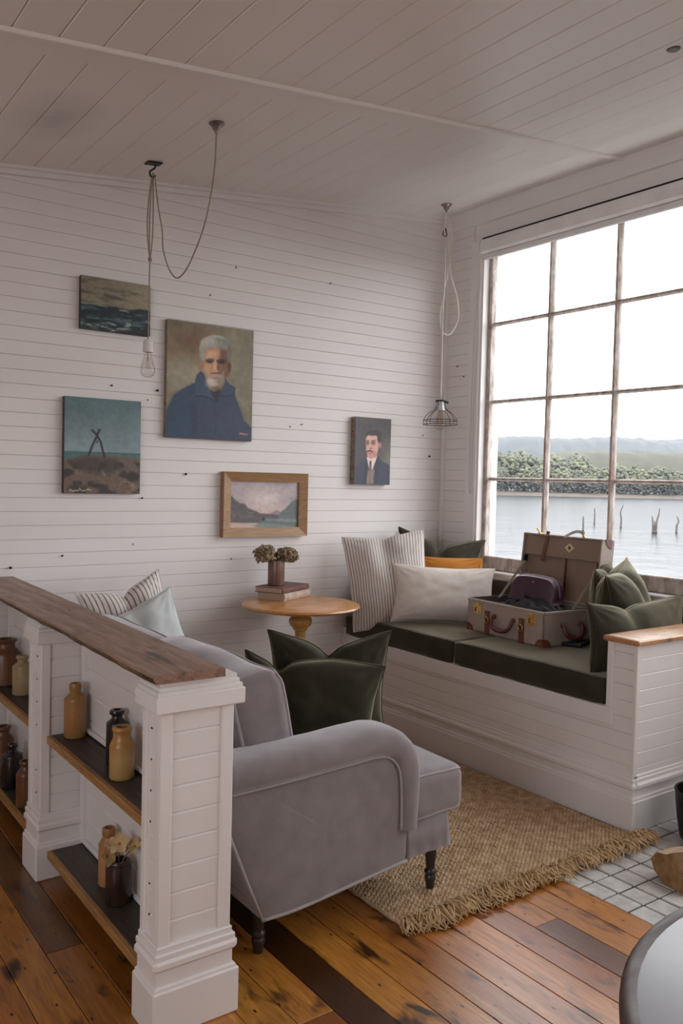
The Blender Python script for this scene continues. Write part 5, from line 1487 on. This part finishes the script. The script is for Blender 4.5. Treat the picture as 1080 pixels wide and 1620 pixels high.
hang(c, 1.319, 1.714, 1.351, 1.828, 'painting of a crossed-log tripod on a brown shore under a grey-blue sky', 0.032, 'canvas_dark')
# -- breaking sea
c = Canvas(130, 96, [(150, 38), (645, 110), (150, 410), (640, 470)])
c.fill((120, 114, 98))
s1 = c.noise(2, 9, 3, 4)
c.blend((142, 134, 114), np.clip((c.X - 300) / 300, 0, 1) * 0.8)
c.blend((74, 72, 66), np.clip((s1 - 0.50) * 6, 0, 1) * np.clip((c.Y - 40) / 60, 0, 1) * 0.85)
c.poly((66, 66, 62), [(310, 165), (400, 190), (470, 215), (380, 210), (300, 185)], 10, 0.8)
hz = [(140, 235), (250, 245), (330, 262), (400, 262), (470, 285), (560, 275), (660, 290), (660, 480), (140, 480)]
c.poly((40, 56, 60), hz, 5)
s2 = c.noise(5, 22, 6, 4)
sea = np.clip((c.Y - 235 - (c.X - 150) * 0.1) / 20, 0, 1)
c.blend((84, 104, 106), np.clip((s2 - 0.53) * 9, 0, 1) * sea * 0.75)
c.blend((20, 30, 34), np.clip((0.46 - s2) * 9, 0, 1) * sea * 0.8)
c.poly((24, 36, 42), [(250, 262), (340, 255), (440, 285), (430, 320), (300, 310)], 12, 0.85)
c.line((150, 152, 142), [(160, 238), (230, 242), (330, 262)], 3, 4, 0.8); c.line((160, 160, 150), [(420, 285), (470, 292), (480, 300)], 4, 5, 0.8)
c.blend((150, 156, 150), np.clip((c.noise(8, 30, 14) - 0.62) * 12, 0, 1) * np.clip((c.Y - 330) / 40, 0, 1) * 0.8)
c.poly((26, 32, 34), [(570, 430), (640, 385), (650, 480), (400, 440), (480, 425)], 8, 0.9)
c.grain(0.12, 8, 24, 18)
lift(c, 1.12)
hang(c, 1.394, 1.758, 2.168, 2.428, 'small seascape of a dark breaking wave hanging highest on the wall', 0.03, 'canvas_dark')
# -- framed lake landscape
c = Canvas(130, 92, [(180, 155), (910, 165), (170, 655), (895, 645)])
c.fill((158, 146, 148))
n1 = c.noise(5, 5, 3)
c.blend((190, 176, 172), np.clip(1.1 - np.hypot((c.X - 540) / 260, (c.Y - 340) / 160), 0, 1))
c.blend((138, 132, 140), np.clip((n1 - 0.5) * 5, 0, 1) * np.clip((420 - c.Y) / 100, 0, 1) * 0.6)
c.blend((192, 166, 158), np.clip((c.Y - 380) / 80, 0, 1) * 0.5)
c.poly((134, 118, 118), [(590, 505), (670, 462), (730, 500)], 6)
c.poly((98, 104, 104), [(905, 345), (880, 348), (840, 368), (800, 410), (760, 448), (700, 495), (670, 540), (680, 580), (905, 580)], 7)
c.poly((90, 84, 86), [(170, 300), (200, 318), (235, 362), (280, 390), (330, 398), (362, 442), (430, 470), (492, 500), (600, 505), (690, 510), (680, 560), (500, 600), (170, 600)], 7)
c.blend((112, 104, 100), np.clip((c.noise(9, 12, 5) - 0.56) * 8, 0, 1) * np.clip((c.Y - 430) / 60, 0, 1) * np.clip((500 - c.X) / 100, 0, 1) * 0.6)
c.poly((116, 126, 124), [(540, 555), (905, 560), (905, 660), (400, 650), (480, 600)], 10)
c.poly((80, 92, 92), [(170, 590), (400, 600), (600, 610), (905, 640), (905, 600), (620, 575), (480, 580)], 10, 0.6)
c.poly((178, 156, 144), [(160, 600), (260, 605), (420, 640), (560, 660), (160, 665)], 8)
c.ell((50, 48, 52), 525, 562, 14, 18, 0.4)
c.grain(0.08, 11, 20, 16)
lift(c, 1.13)
FX0_, FX1_, FZ0_, FZ1_ = 2.196, 2.750, 1.114, 1.480
fr = root('framed_painting', ((FX0_ + FX1_) / 2, YB, (FZ0_ + FZ1_) / 2), 'lake and mountain landscape in an oak frame above the round table', 'painting')
w, h = FX1_ - FX0_, FZ1_ - FZ0_
fwid, fd = 0.052, 0.045
def rail(pts):  # mitred rail sloping in towards the picture
    (ax, az), (bx, bz), (cx_, cz_), (dx, dz) = pts   # outer a-b, inner c-d
    return MB().add([(ax, -0.001, az), (bx, -0.001, bz), (cx_, -0.001, cz_), (dx, -0.001, dz), (ax, -fd, az), (bx, -fd, bz), (cx_, -fd + 0.016, cz_), (dx, -fd + 0.016, dz)],
                    [(0, 1, 2, 3), (4, 5, 6, 7), (0, 1, 5, 4), (1, 2, 6, 5), (2, 3, 7, 6), (3, 0, 4, 7)])
o_, i_ = (w / 2, h / 2), (w / 2 - fwid, h / 2 - fwid)
for pts in (((-o_[0], o_[1]), (o_[0], o_[1]), (i_[0], i_[1]), (-i_[0], i_[1])), ((-o_[0], -o_[1]), (o_[0], -o_[1]), (i_[0], -i_[1]), (-i_[0], -i_[1])),
            ((-o_[0], -o_[1]), (-o_[0], o_[1]), (-i_[0], i_[1]), (-i_[0], -i_[1])), ((o_[0], -o_[1]), (o_[0], o_[1]), (i_[0], i_[1]), (i_[0], -i_[1]))):
    part('frame_rail', rail(pts), M['frame_wood'], fr, False, True)
link('painted_canvas', c.mesh(2 * i_[0], 2 * i_[1], 'painted_canvas', M['paint']), fr, (0, -0.018, 0))
part('backing', MB().box(-i_[0], i_[0], -0.017, -0.001, -i_[1], i_[1]), M['canvas_dark'], fr, False, True)

# ================================================================== BOTTLES ON THE BOOKCASE
def glaze(name, low, high, split, rough=0.3):
    t = NT(name)
    s = t.n('ShaderNodeSeparateXYZ'); tc = t.n('ShaderNodeTexCoord'); t.l(tc.outputs['Object'], s.inputs[0])
    nz = t.noise(tc.outputs['Object'], 30, 3)
    ad = t.n('ShaderNodeMath', operation='MULTIPLY_ADD'); t.l(nz, ad.inputs[0]); ad.inputs[1].default_value = 0.02; t.l(s.outputs[2], ad.inputs[2])
    mr = t.n('ShaderNodeMapRange'); mr.inputs[1].default_value = split - 0.008; mr.inputs[2].default_value = split + 0.028; t.l(ad.outputs[0], mr.inputs[0])
    c = t.mix(mr.outputs[0], low, high)
    c = t.mix(0.25, c, t.ramp(t.noise(tc.outputs['Object'], 60, 4), [(0.35, tuple(x * 0.4 for x in low)), (0.65, high)]), 'MIX')
    t.set(Base_Color=c, Roughness=rough)
    return t.m
M['stone_tan'] = glaze('tan_stoneware', (0.40, 0.205, 0.085), (0.33, 0.165, 0.05), 0.12)
M['stone_ochre'] = glaze('ochre_stoneware', (0.52, 0.34, 0.14), (0.40, 0.20, 0.05), 0.085)
M['stone_cream'] = glaze('cream_stoneware', (0.42, 0.33, 0.19), (0.34, 0.25, 0.13), 0.10)
M['stone_brown'] = glaze('brown_stoneware', (0.20, 0.085, 0.04), (0.14, 0.055, 0.025), 0.10)
M['stone_orange'] = glaze('orange_stoneware', (0.56, 0.28, 0.14), (0.36, 0.17, 0.06), 0.12)
M['stone_black'] = mat('black_glazed_stoneware', (0.014, 0.012, 0.014), (0.025, 0.02, 0.02), rough=0.12)
M['stone_dark'] = mat('dark_brown_glazed_stoneware', (0.055, 0.028, 0.018), (0.028, 0.016, 0.012), rough=0.18)
def bottle(name, x, y, z, r, h, neck, m, label, shoulder=0.68, rimr=None, cat='bottle', lip=0.012, seg=32):
    b = root(name, (x, y, z), label, cat, 'old bottles on the half-wall shelves')
    sh = h * shoulder; rimr = rimr or neck * 1.25
    prof = [(r * 0.9, 0.0), (r, 0.004), (r, sh), (r * 0.97, sh + 0.006), (neck + (r - neck) * 0.45, sh + (h - sh) * 0.28), (neck, sh + (h - sh) * 0.45), (neck, h - lip * 1.4)]
    part('body', MB().lathe(prof + [(neck * 0.7, h - lip * 1.4), (neck * 0.66, sh)], seg), m, b, True, True, angle=50)
    part('lip', MB().lathe([(neck, h - lip * 1.5), (rimr, h - lip), (rimr * 1.02, h - lip * 0.4), (rimr * 0.92, h), (neck * 0.7, h), (neck * 0.68, h - lip * 1.5)], seg), m, b, True, True, angle=50)
    return b
S1, S2 = 0.5145, 0.1045
bottle('stoneware_bottle', 0.985, 2.955, S1, 0.038, 0.192, 0.018, M['stone_tan'], 'tall tan stoneware bottle alone in the middle of the nearer upper shelf', 0.70, 0.021, lip=0.022)
bottle('glazed_bottle', 1.003, 2.60, S1, 0.034, 0.178, 0.0165, M['stone_black'], 'glossy black bottle behind the ochre jar on the nearer upper shelf', 0.74, 0.024)
bottle('stoneware_jar', 0.972, 2.475, S1, 0.038, 0.160, 0.027, M['stone_ochre'], 'squat ochre stoneware jar in front of the black bottle', 0.62, 0.030, 'jar')
bottle('stoneware_bottle', 0.998, 2.645, S2, 0.033, 0.188, 0.019, M['stone_orange'], 'orange-tan stoneware bottle on the nearer bottom shelf', 0.70, 0.022, lip=0.02)
db = bottle('glazed_jar', 0.982, 2.515, S2, 0.040, 0.135, 0.034, M['stone_dark'], 'dark brown glazed jar holding cream flowers on the nearer bottom shelf', 0.86, 0.035, 'jar')
bottle('stoneware_jar', 0.975, 3.86, S1, 0.062, 0.200, 0.040, M['stone_brown'], 'wide brown stoneware jar on the farther upper shelf', 0.66, 0.046, 'jar')
bottle('stoneware_bottle', 0.988, 3.64, S1, 0.040, 0.165, 0.020, M['stone_cream'], 'cream stoneware bottle on the farther upper shelf next to the white column', 0.70, 0.025)
bottle('glazed_bottle', 0.965, 3.70, S2, 0.046, 0.185, 0.017, M['stone_black'], 'black square-shouldered bottle on the farther bottom shelf', 0.72, 0.022, seg=8)
bottle('stoneware_bottle', 0.955, 3.455, S2, 0.037, 0.185, 0.021, M['stone_brown'], 'small brown stoneware bottle on the farther bottom shelf next to the white column', 0.70, 0.026)
bottle('stoneware_jar', 0.975, 3.90, S2, 0.048, 0.210, 0.03, M['stone_brown'], 'brown jar at the back end of the farther bottom shelf', 0.70, 0.036, 'jar')
pm = mat('cream_petals', (0.66, 0.49, 0.28), (0.48, 0.32, 0.15), rough=0.7, scale=40)
def bloom(loc, top, ang, label, sz=1.0):
    f = root('cream_flower', loc, label, 'flower', 'cream flowers in the dark jar')
    part('stem', MB().tube(smooth_path([(0, 0, 0), (top[0] * .4, top[1] * .4, top[2] * .6), top], 4), 0.002, 5), M['stem'], f, True, True)
    Rm = Matrix.Translation(top) @ Matrix.Rotation(ang[0], 4, 'Z') @ Matrix.Rotation(ang[1], 4, 'X')
    for k in range(5):
        a = k * 2 * PI / 5
        g = MB(); vs_, fs = [], []
        for i in range(6):
            s = i / 5
            for j in range(5):
                q = -1 + j / 2
                wv_ = 0.014 * sz * math.sin(PI * min(1, s * 0.85 + 0.12)) ** 0.7
                vs_.append((q * wv_, 0.034 * sz * s, 0.010 * sz * math.sin(s * 2.4) + 0.004 * q * q))
        for i in range(5):
            for j in range(4): fs.append((i * 5 + j, i * 5 + j + 1, (i + 1) * 5 + j + 1, (i + 1) * 5 + j))
        part('petal', g.add(vs_, fs).xf(Rm @ Matrix.Rotation(a, 4, 'Z')), pm, f, True, True)
    part('flower_centre', MB().lathe([(0.001, -0.002), (0.006, 0.0), (0.005, 0.006), (0.001, 0.009)], 8).xf(Rm), M['mustard'], f, True, True)
fb = (0.982, 2.515, S2 + 0.10)
bloom(fb, (-0.045, -0.01, 0.060), (0.6, 1.2), 'cream flower drooping over the front of the dark jar', 1.0)
bloom(fb, (0.0, -0.005, 0.085), (-0.6, 0.9), 'tallest cream flower standing in the dark jar', 1.05)
bloom(fb, (0.040, -0.030, 0.075), (-1.0, 0.6), 'cream flower leaning towards the white column', 0.9)

# ================================================================== HEARTH: LOG AND BUCKET
M['bark'] = mat('rough_bark', (0.20, 0.115, 0.05), (0.10, 0.055, 0.022), rough=0.9, scale=12, bump=0.8, bscale=30, bdist=0.01)
M['split'] = wood('split_wood', (0.34, 0.22, 0.13), (0.60, 0.44, 0.30), rough=0.8, along='x', space='Object', bump=0.4)
M['cut'] = mat('sawn_log_end', (0.36, 0.205, 0.085), (0.20, 0.11, 0.045), rough=0.9, scale=30)
lr = root('firewood_log', (2.915, 1.700, 0), 'split firewood log lying on the hearth tiles', 'log', rot=(0, 0, -0.25))
sec = [(-0.085, 0.004), (-0.045, 0.0), (0.03, 0.002), (0.075, 0.028), (0.088, 0.068), (0.066, 0.100), (0.02, 0.112), (-0.015, 0.120), (-0.050, 0.085), (-0.088, 0.040)]
L0, L1, NS = -0.16, 0.19, 10
def logring(x, k):
    out = []
    for i, (y, z) in enumerate(sec):
        n_ = noise.noise(Vector((x * 9, i * 0.9, 2.0))) * 0.008
        out.append((x + (0.012 * noise.noise(Vector((y * 30, z * 30, 4))) if k in (0, NS) else 0), y + n_, max(0.0, z + n_)))
    return out
rings = [logring(L0 + (L1 - L0) * k / NS, k) for k in range(NS + 1)]
def strip(i0, i1):
    g = MB(); idx = list(range(i0, i1 + 1)); n = len(sec)
    vs_ = [rings[k][i % n] for k in range(NS + 1) for i in idx]; m = len(idx)
    return g.add(vs_, [(k * m + j, k * m + j + 1, (k + 1) * m + j + 1, (k + 1) * m + j) for k in range(NS) for j in range(m - 1)])
part('bark', strip(7, 15), M['bark'], lr, True, True)
part('split_face', strip(5, 7), M['split'], lr, False, True)
for k, s in ((0, -1), (NS, 1)):
    part('cut_end', MB().add(rings[k], [tuple(range(len(sec)))]), M['cut'], lr, False, True)
bk = root('metal_bucket', (3.258, 1.880, 0), 'dark rounded metal bucket on the tiles at the photo edge', 'bucket')
part('bucket_body', MB().lathe([(0.10, 0.0), (0.112, 0.01), (0.124, 0.08), (0.132, 0.16), (0.134, 0.20), (0.128, 0.20), (0.122, 0.10), (0.105, 0.015), (0.01, 0.012)], 36), M['iron'], bk, True, True, angle=45)
part('bucket_rim', MB().tube([(0.133 * math.cos(2 * PI * q / 40), 0.133 * math.sin(2 * PI * q / 40), 0.20) for q in range(40)], 0.005, 6, True), M['iron'], bk, True, True)
part('bail_handle', MB().tube(smooth_path([(0, 0.138, 0.17), (0.05, 0.13, 0.22), (0.11, 0.07, 0.235), (0.13, 0.0, 0.24), (0.11, -0.07, 0.235), (0.05, -0.13, 0.22), (0, -0.138, 0.17)], 5), 0.0035, 6), M['iron'], bk, True, True)

# ================================================================== DINING TABLE IN THE NEAR CORNER
dt = root('dining_table', (1.285, 0.285, 0), 'round table with a pale blue-grey top and dark brown rim in the near corner', 'table')
part('table_top', MB().lathe([(0.02, 0.735), (0.478, 0.735), (0.481, 0.7485), (0.478, 0.7500), (0.02, 0.7500)], 72), mat('pale_blue_grey_top', (0.40, 0.42, 0.47), (0.34, 0.36, 0.41), rough=0.35, scale=5, bump=0.05), dt, True, True, angle=35)
part('rim', MB().lathe([(0.478, 0.722), (0.494, 0.722), (0.502, 0.730), (0.502, 0.744), (0.496, 0.7512), (0.486, 0.7515), (0.4795, 0.7495), (0.4795, 0.73)], 72, cap=False), M['dark_wood'], dt, True, True, angle=50)
part('pedestal', MB().lathe([(0.10, 0.734), (0.09, 0.70), (0.05, 0.66), (0.045, 0.40), (0.075, 0.25), (0.08, 0.18), (0.05, 0.14), (0.05, 0.08)], 24), M['dark_wood'], dt, True, True, angle=40)
for k in range(4):
    a = k * PI / 2 + 0.4
    p = smooth_path([(0.03 * math.cos(a), 0.03 * math.sin(a), 0.14), (0.17 * math.cos(a), 0.17 * math.sin(a), 0.11), (0.30 * math.cos(a), 0.30 * math.sin(a), 0.026)], 6)
    part('foot', MB().tube(p, [0.03 - 0.008 * q / (len(p) - 1) for q in range(len(p))], 8), M['dark_wood'], dt, True, True)

# ================================================================== OUTSIDE: LAKE, FAR SHORE, HILLS
ZWA = -2.6
A0 = Vector((212.4, 207.0)); A1 = Vector((267.5, 169.8))
SD = (A1 - A0); SL = SD.length; SD.normalize(); SN = Vector((-SD.y, SD.x))     # along the shore, and away from the house
if SN.dot(A0) < 0: SN = -SN
def shore(s, d, z):
    p = A0 + SD * s + SN * d
    return (p.x, p.y, z)
t = NT('lake_water')
v = t.coords('World', (0.16, 0.16, 1))
gl = t.n('ShaderNodeBsdfGlossy'); gl.inputs['Color'].default_value = (0.205, 0.207, 0.212, 1); gl.inputs['Roughness'].default_value = 0.20
bp_ = t.n('ShaderNodeBump', Strength=0.22, Distance=0.5); t.l(t.noise(v, 1.0, 5, 0.65), bp_.inputs['Height']); t.l(bp_.outputs['Normal'], gl.inputs['Normal'])
t.t.nodes.remove(t.b)
t.l(gl.outputs[0], t.t.nodes['Material Output'].inputs['Surface'])
M['water'] = t.m
lake = struct('lake', MB().add([(XW + 2, -60, ZWA), (600, -260, ZWA), (640, 640, ZWA), (-60, 400, ZWA), (-10, 9, ZWA), (XW + 2, 9, ZWA)], [(0, 1, 2, 3, 4, 5)]), M['water'])
M['bankm'] = mat('pale_muddy_bank', (0.10, 0.083, 0.070), rough=0.9, scale=0.3, space='World')
bank = struct('far_bank', MB().add([shore(-160, -1, ZWA - 0.2), shore(240, -1, ZWA - 0.2), shore(240, 3, ZWA + 1.3), shore(-160, 3, ZWA + 1.3), shore(240, 140, ZWA + 3), shore(-160, 140, ZWA + 3)], [(0, 1, 2, 3), (3, 2, 4, 5)]), M['bankm'])
M['leafa'] = mat('grey_tree_green', (0.115, 0.122, 0.080), (0.070, 0.076, 0.056), rough=0.9, scale=0.5, space='World', detail=5)  # muted grey-green foliage, the darker of the two tree greens
M['leafb'] = mat('olive_tree_green', (0.145, 0.150, 0.090), (0.085, 0.090, 0.062), rough=0.9, scale=0.5, space='World', detail=5)
M['leafd'] = mat('dark_shrub_green', (0.052, 0.055, 0.050), (0.032, 0.035, 0.034), rough=0.9, scale=0.6, space='World', detail=5)
M['trunk'] = mat('pale_trunk', (0.16, 0.13, 0.11), rough=0.9)
def ico():
    bm = bmesh.new(); bmesh.ops.create_icosphere(bm, subdivisions=1, radius=1)
    v = [tuple(p.co) for p in bm.verts]; f = [tuple(q.index for q in x.verts) for x in bm.faces]; bm.free(); return v, f
IV, IF = ico()
def crown(seed, m, n=190):
    """leafy tufts over a lumpy dome; unit tree 10 m high"""
    r = random.Random(seed); mb = MB()
    for k in range(n):
        a = r.uniform(0, 2 * PI); z = r.uniform(-0.55, 1); s = math.sqrt(max(0, 1 - z * z))
        q = r.uniform(0.62, 1.0)
        lump = 1 + 0.25 * noise.noise(Vector((math.cos(a) * s * 2, math.sin(a) * s * 2, z * 2 + seed)))
        cx, cy, cz_ = math.cos(a) * s * 3.7 * q * lump, math.sin(a) * s * 3.7 * q * lump, 5.6 + z * 4.0 * q * lump
        R0 = r.uniform(0.32, 0.85)
        mb.add([(cx + p[0] * R0 * r.uniform(.7, 1.3), cy + p[1] * R0 * r.uniform(.7, 1.3), cz_ + p[2] * R0 * 0.75 * r.uniform(.7, 1.3)) for p in IV], IF)
    return mb.mesh('crown', m, True)
crowns = [crown(s, M['leafa'] if s % 2 else M['leafb']) for s in range(6)]
shrubs = [crown(20 + s, M['leafd'], 130) for s in range(3)]
trm = MB().tube([(0, 0, -1.5), (0.1, 0, 2), (0, 0.1, 5.2)], [0.28, 0.22, 0.1], 6).mesh('trunk', M['trunk'], True)
def tree(s, d, hgt, wid, me, label, group, name='shore_tree', drop=0.8):
    x, y, z = shore(s, d, ZWA + 1.0 + d * 0.02)
    rt = root(name, (x, y, z), label, 'tree' if name == 'shore_tree' else 'shrub', group, rot=(0, 0, s))
    link('trunk', trm, rt, scale=(1, 1, hgt / 10))
    link('crown', me, rt, (0, 0, -drop * hgt / 10), scale=(wid, wid, hgt / 10))
random.seed(77)
s = -36; i = 0
while s < 105:
    base = 17.5 if s < 16 else 15.5 if s < 34 else 11.5
    for row, (d, k) in enumerate(((9, 0.66), (17, 0.88), (27, 1.0))):
        hgt = base * k * random.uniform(0.88, 1.1)
        tree(s + random.uniform(-1.5, 1.5) + row * 2.4, d + random.uniform(-2, 2), hgt, hgt / 10 * random.uniform(0.75, 0.95), crowns[(i * 3 + row) % 6], 'rounded green tree in the dense wood along the far shore', 'trees along the far shore')
    i += 1; s += 6.2
s = -36; i = 0
while s < 105:
    tree(s + random.uniform(-1, 1), 5.0, random.uniform(7.5, 9.5), random.uniform(0.75, 1.0), shrubs[i % 3], 'low dark shrub at the water edge of the far shore', 'shrubs along the far waterline', 'shore_shrub', 3.0)
    i += 1; s += 4.6
def ridge(name, d, prof, m, depth, n=150, s0=-260, s1=330):
    vs_, fs = [], []
    for i in range(n + 1):
        s = s0 + (s1 - s0) * i / n
        hgt = prof(s)
        for dd, k in ((0, 0.0), (depth * 0.25, 0.55), (depth * 0.5, 0.85), (depth * 0.8, 1.0), (depth * 1.3, 0.8)):
            x, y, _ = shore(s, d + dd, 0)
            vs_.append((x, y, ZWA + 1 + hgt * k + (1.2 * noise.noise(Vector((s * 0.13, dd, 1))) if k else 0)))
        if i:
            for q in range(4): fs.append(((i - 1) * 5 + q, i * 5 + q, i * 5 + q + 1, (i - 1) * 5 + q + 1))
    return struct(name, MB().add(vs_, fs), m, smooth=True)
M['grass'] = mat('dry_grass_hill', (0.040, 0.036, 0.021), (0.028, 0.028, 0.017), rough=1.0, scale=0.06, space='World', detail=6)
M['forest'] = mat('distant_forest', (0.036, 0.040, 0.042), (0.020, 0.024, 0.028), rough=1.0, scale=0.12, space='World', detail=8)
ridge('grass_hill', 60, lambda s: 5 + 16.0 / (1 + math.exp(-(s - 42) / 8)), M['grass'], 90)
ridge('forest_hill', 620, lambda s: 45 + 17 / (1 + math.exp(-(s - 60) / 30)) + 7 * noise.noise(Vector((s * 0.011, 3, 0))) + 2.2 * noise.noise(Vector((s * 0.09, 8, 0))), M['forest'], 160, 400, -420, 600)
M['post'] = mat('weathered_stump_wood', (0.12, 0.105, 0.10), (0.06, 0.052, 0.05), rough=0.9, scale=3)
for (x, y), segs, lb in (
    ((63.1, 49.7), [[(0, 0, -1), (0.03, 0, 0.9), (0.0, 0.02, 1.75)]], 'short straight dead post in the lake seen beside the second window bar'),
    ((75.1, 57.7), [[(0, 0, -1), (0.05, 0, 1.0), (0.0, 0, 2.3)]], 'thin farther dead post in the lake behind the short one'),
    ((72.5, 52.5), [[(0, 0, -1), (0.1, 0, 1.0), (-0.05, 0, 2.0), (0.22, -0.1, 3.0)]], 'slender bent dead trunk in the lake'),
    ((67.0, 45.1), [[(0, 0, -1), (0.0, 0, 1.0), (-0.1, 0.05, 2.0)], [(0.25, -0.2, -1), (0.25, -0.2, 1.2), (0.38, -0.3, 2.2), (0.42, -0.33, 3.0)], [(0.1, -0.1, -1), (0.12, -0.1, 1.4)]], 'tallest forked dead stump standing in the lake'),
    ((69.6, 44.4), [[(0, 0, -1), (0.0, 0, 0.8), (0.12, -0.1, 1.3), (0.0, 0, 2.0)]], 'crooked dead stump in the lake nearest the photo edge')):
    r_ = root('dead_stump', (x, y, ZWA), lb, 'stump', 'dead stumps in the lake')
    for sg in segs:
        p = smooth_path([(a, b, q_ * 0.72 if q_ > 0 else q_) for a, b, q_ in sg], 4)
        part('trunk', MB().tube(p, [0.11 - 0.06 * q / (len(p) - 1) for q in range(len(p))], 7), M['post'], r_, True, True)

# ---- thin mist hanging between the near wood and the far hills
t = NT('lake_mist')
t.t.nodes.remove(t.b)
vsn = t.n('ShaderNodeVolumeScatter', Density=0.00015); vsn.inputs['Color'].default_value = (0.84, 0.90, 1.0, 1)
t.l(vsn.outputs[0], t.t.nodes['Material Output'].inputs['Volume'])
c8 = [shore(s_, d_, z_) for z_ in (ZWA - 1, 170) for s_, d_ in ((-700, -170), (900, -170), (900, 610), (-700, 610))]
mist = struct('mist', MB().add(c8, [(0, 1, 2, 3), (4, 5, 6, 7), (0, 1, 5, 4), (1, 2, 6, 5), (2, 3, 7, 6), (3, 0, 4, 7)]), t.m)
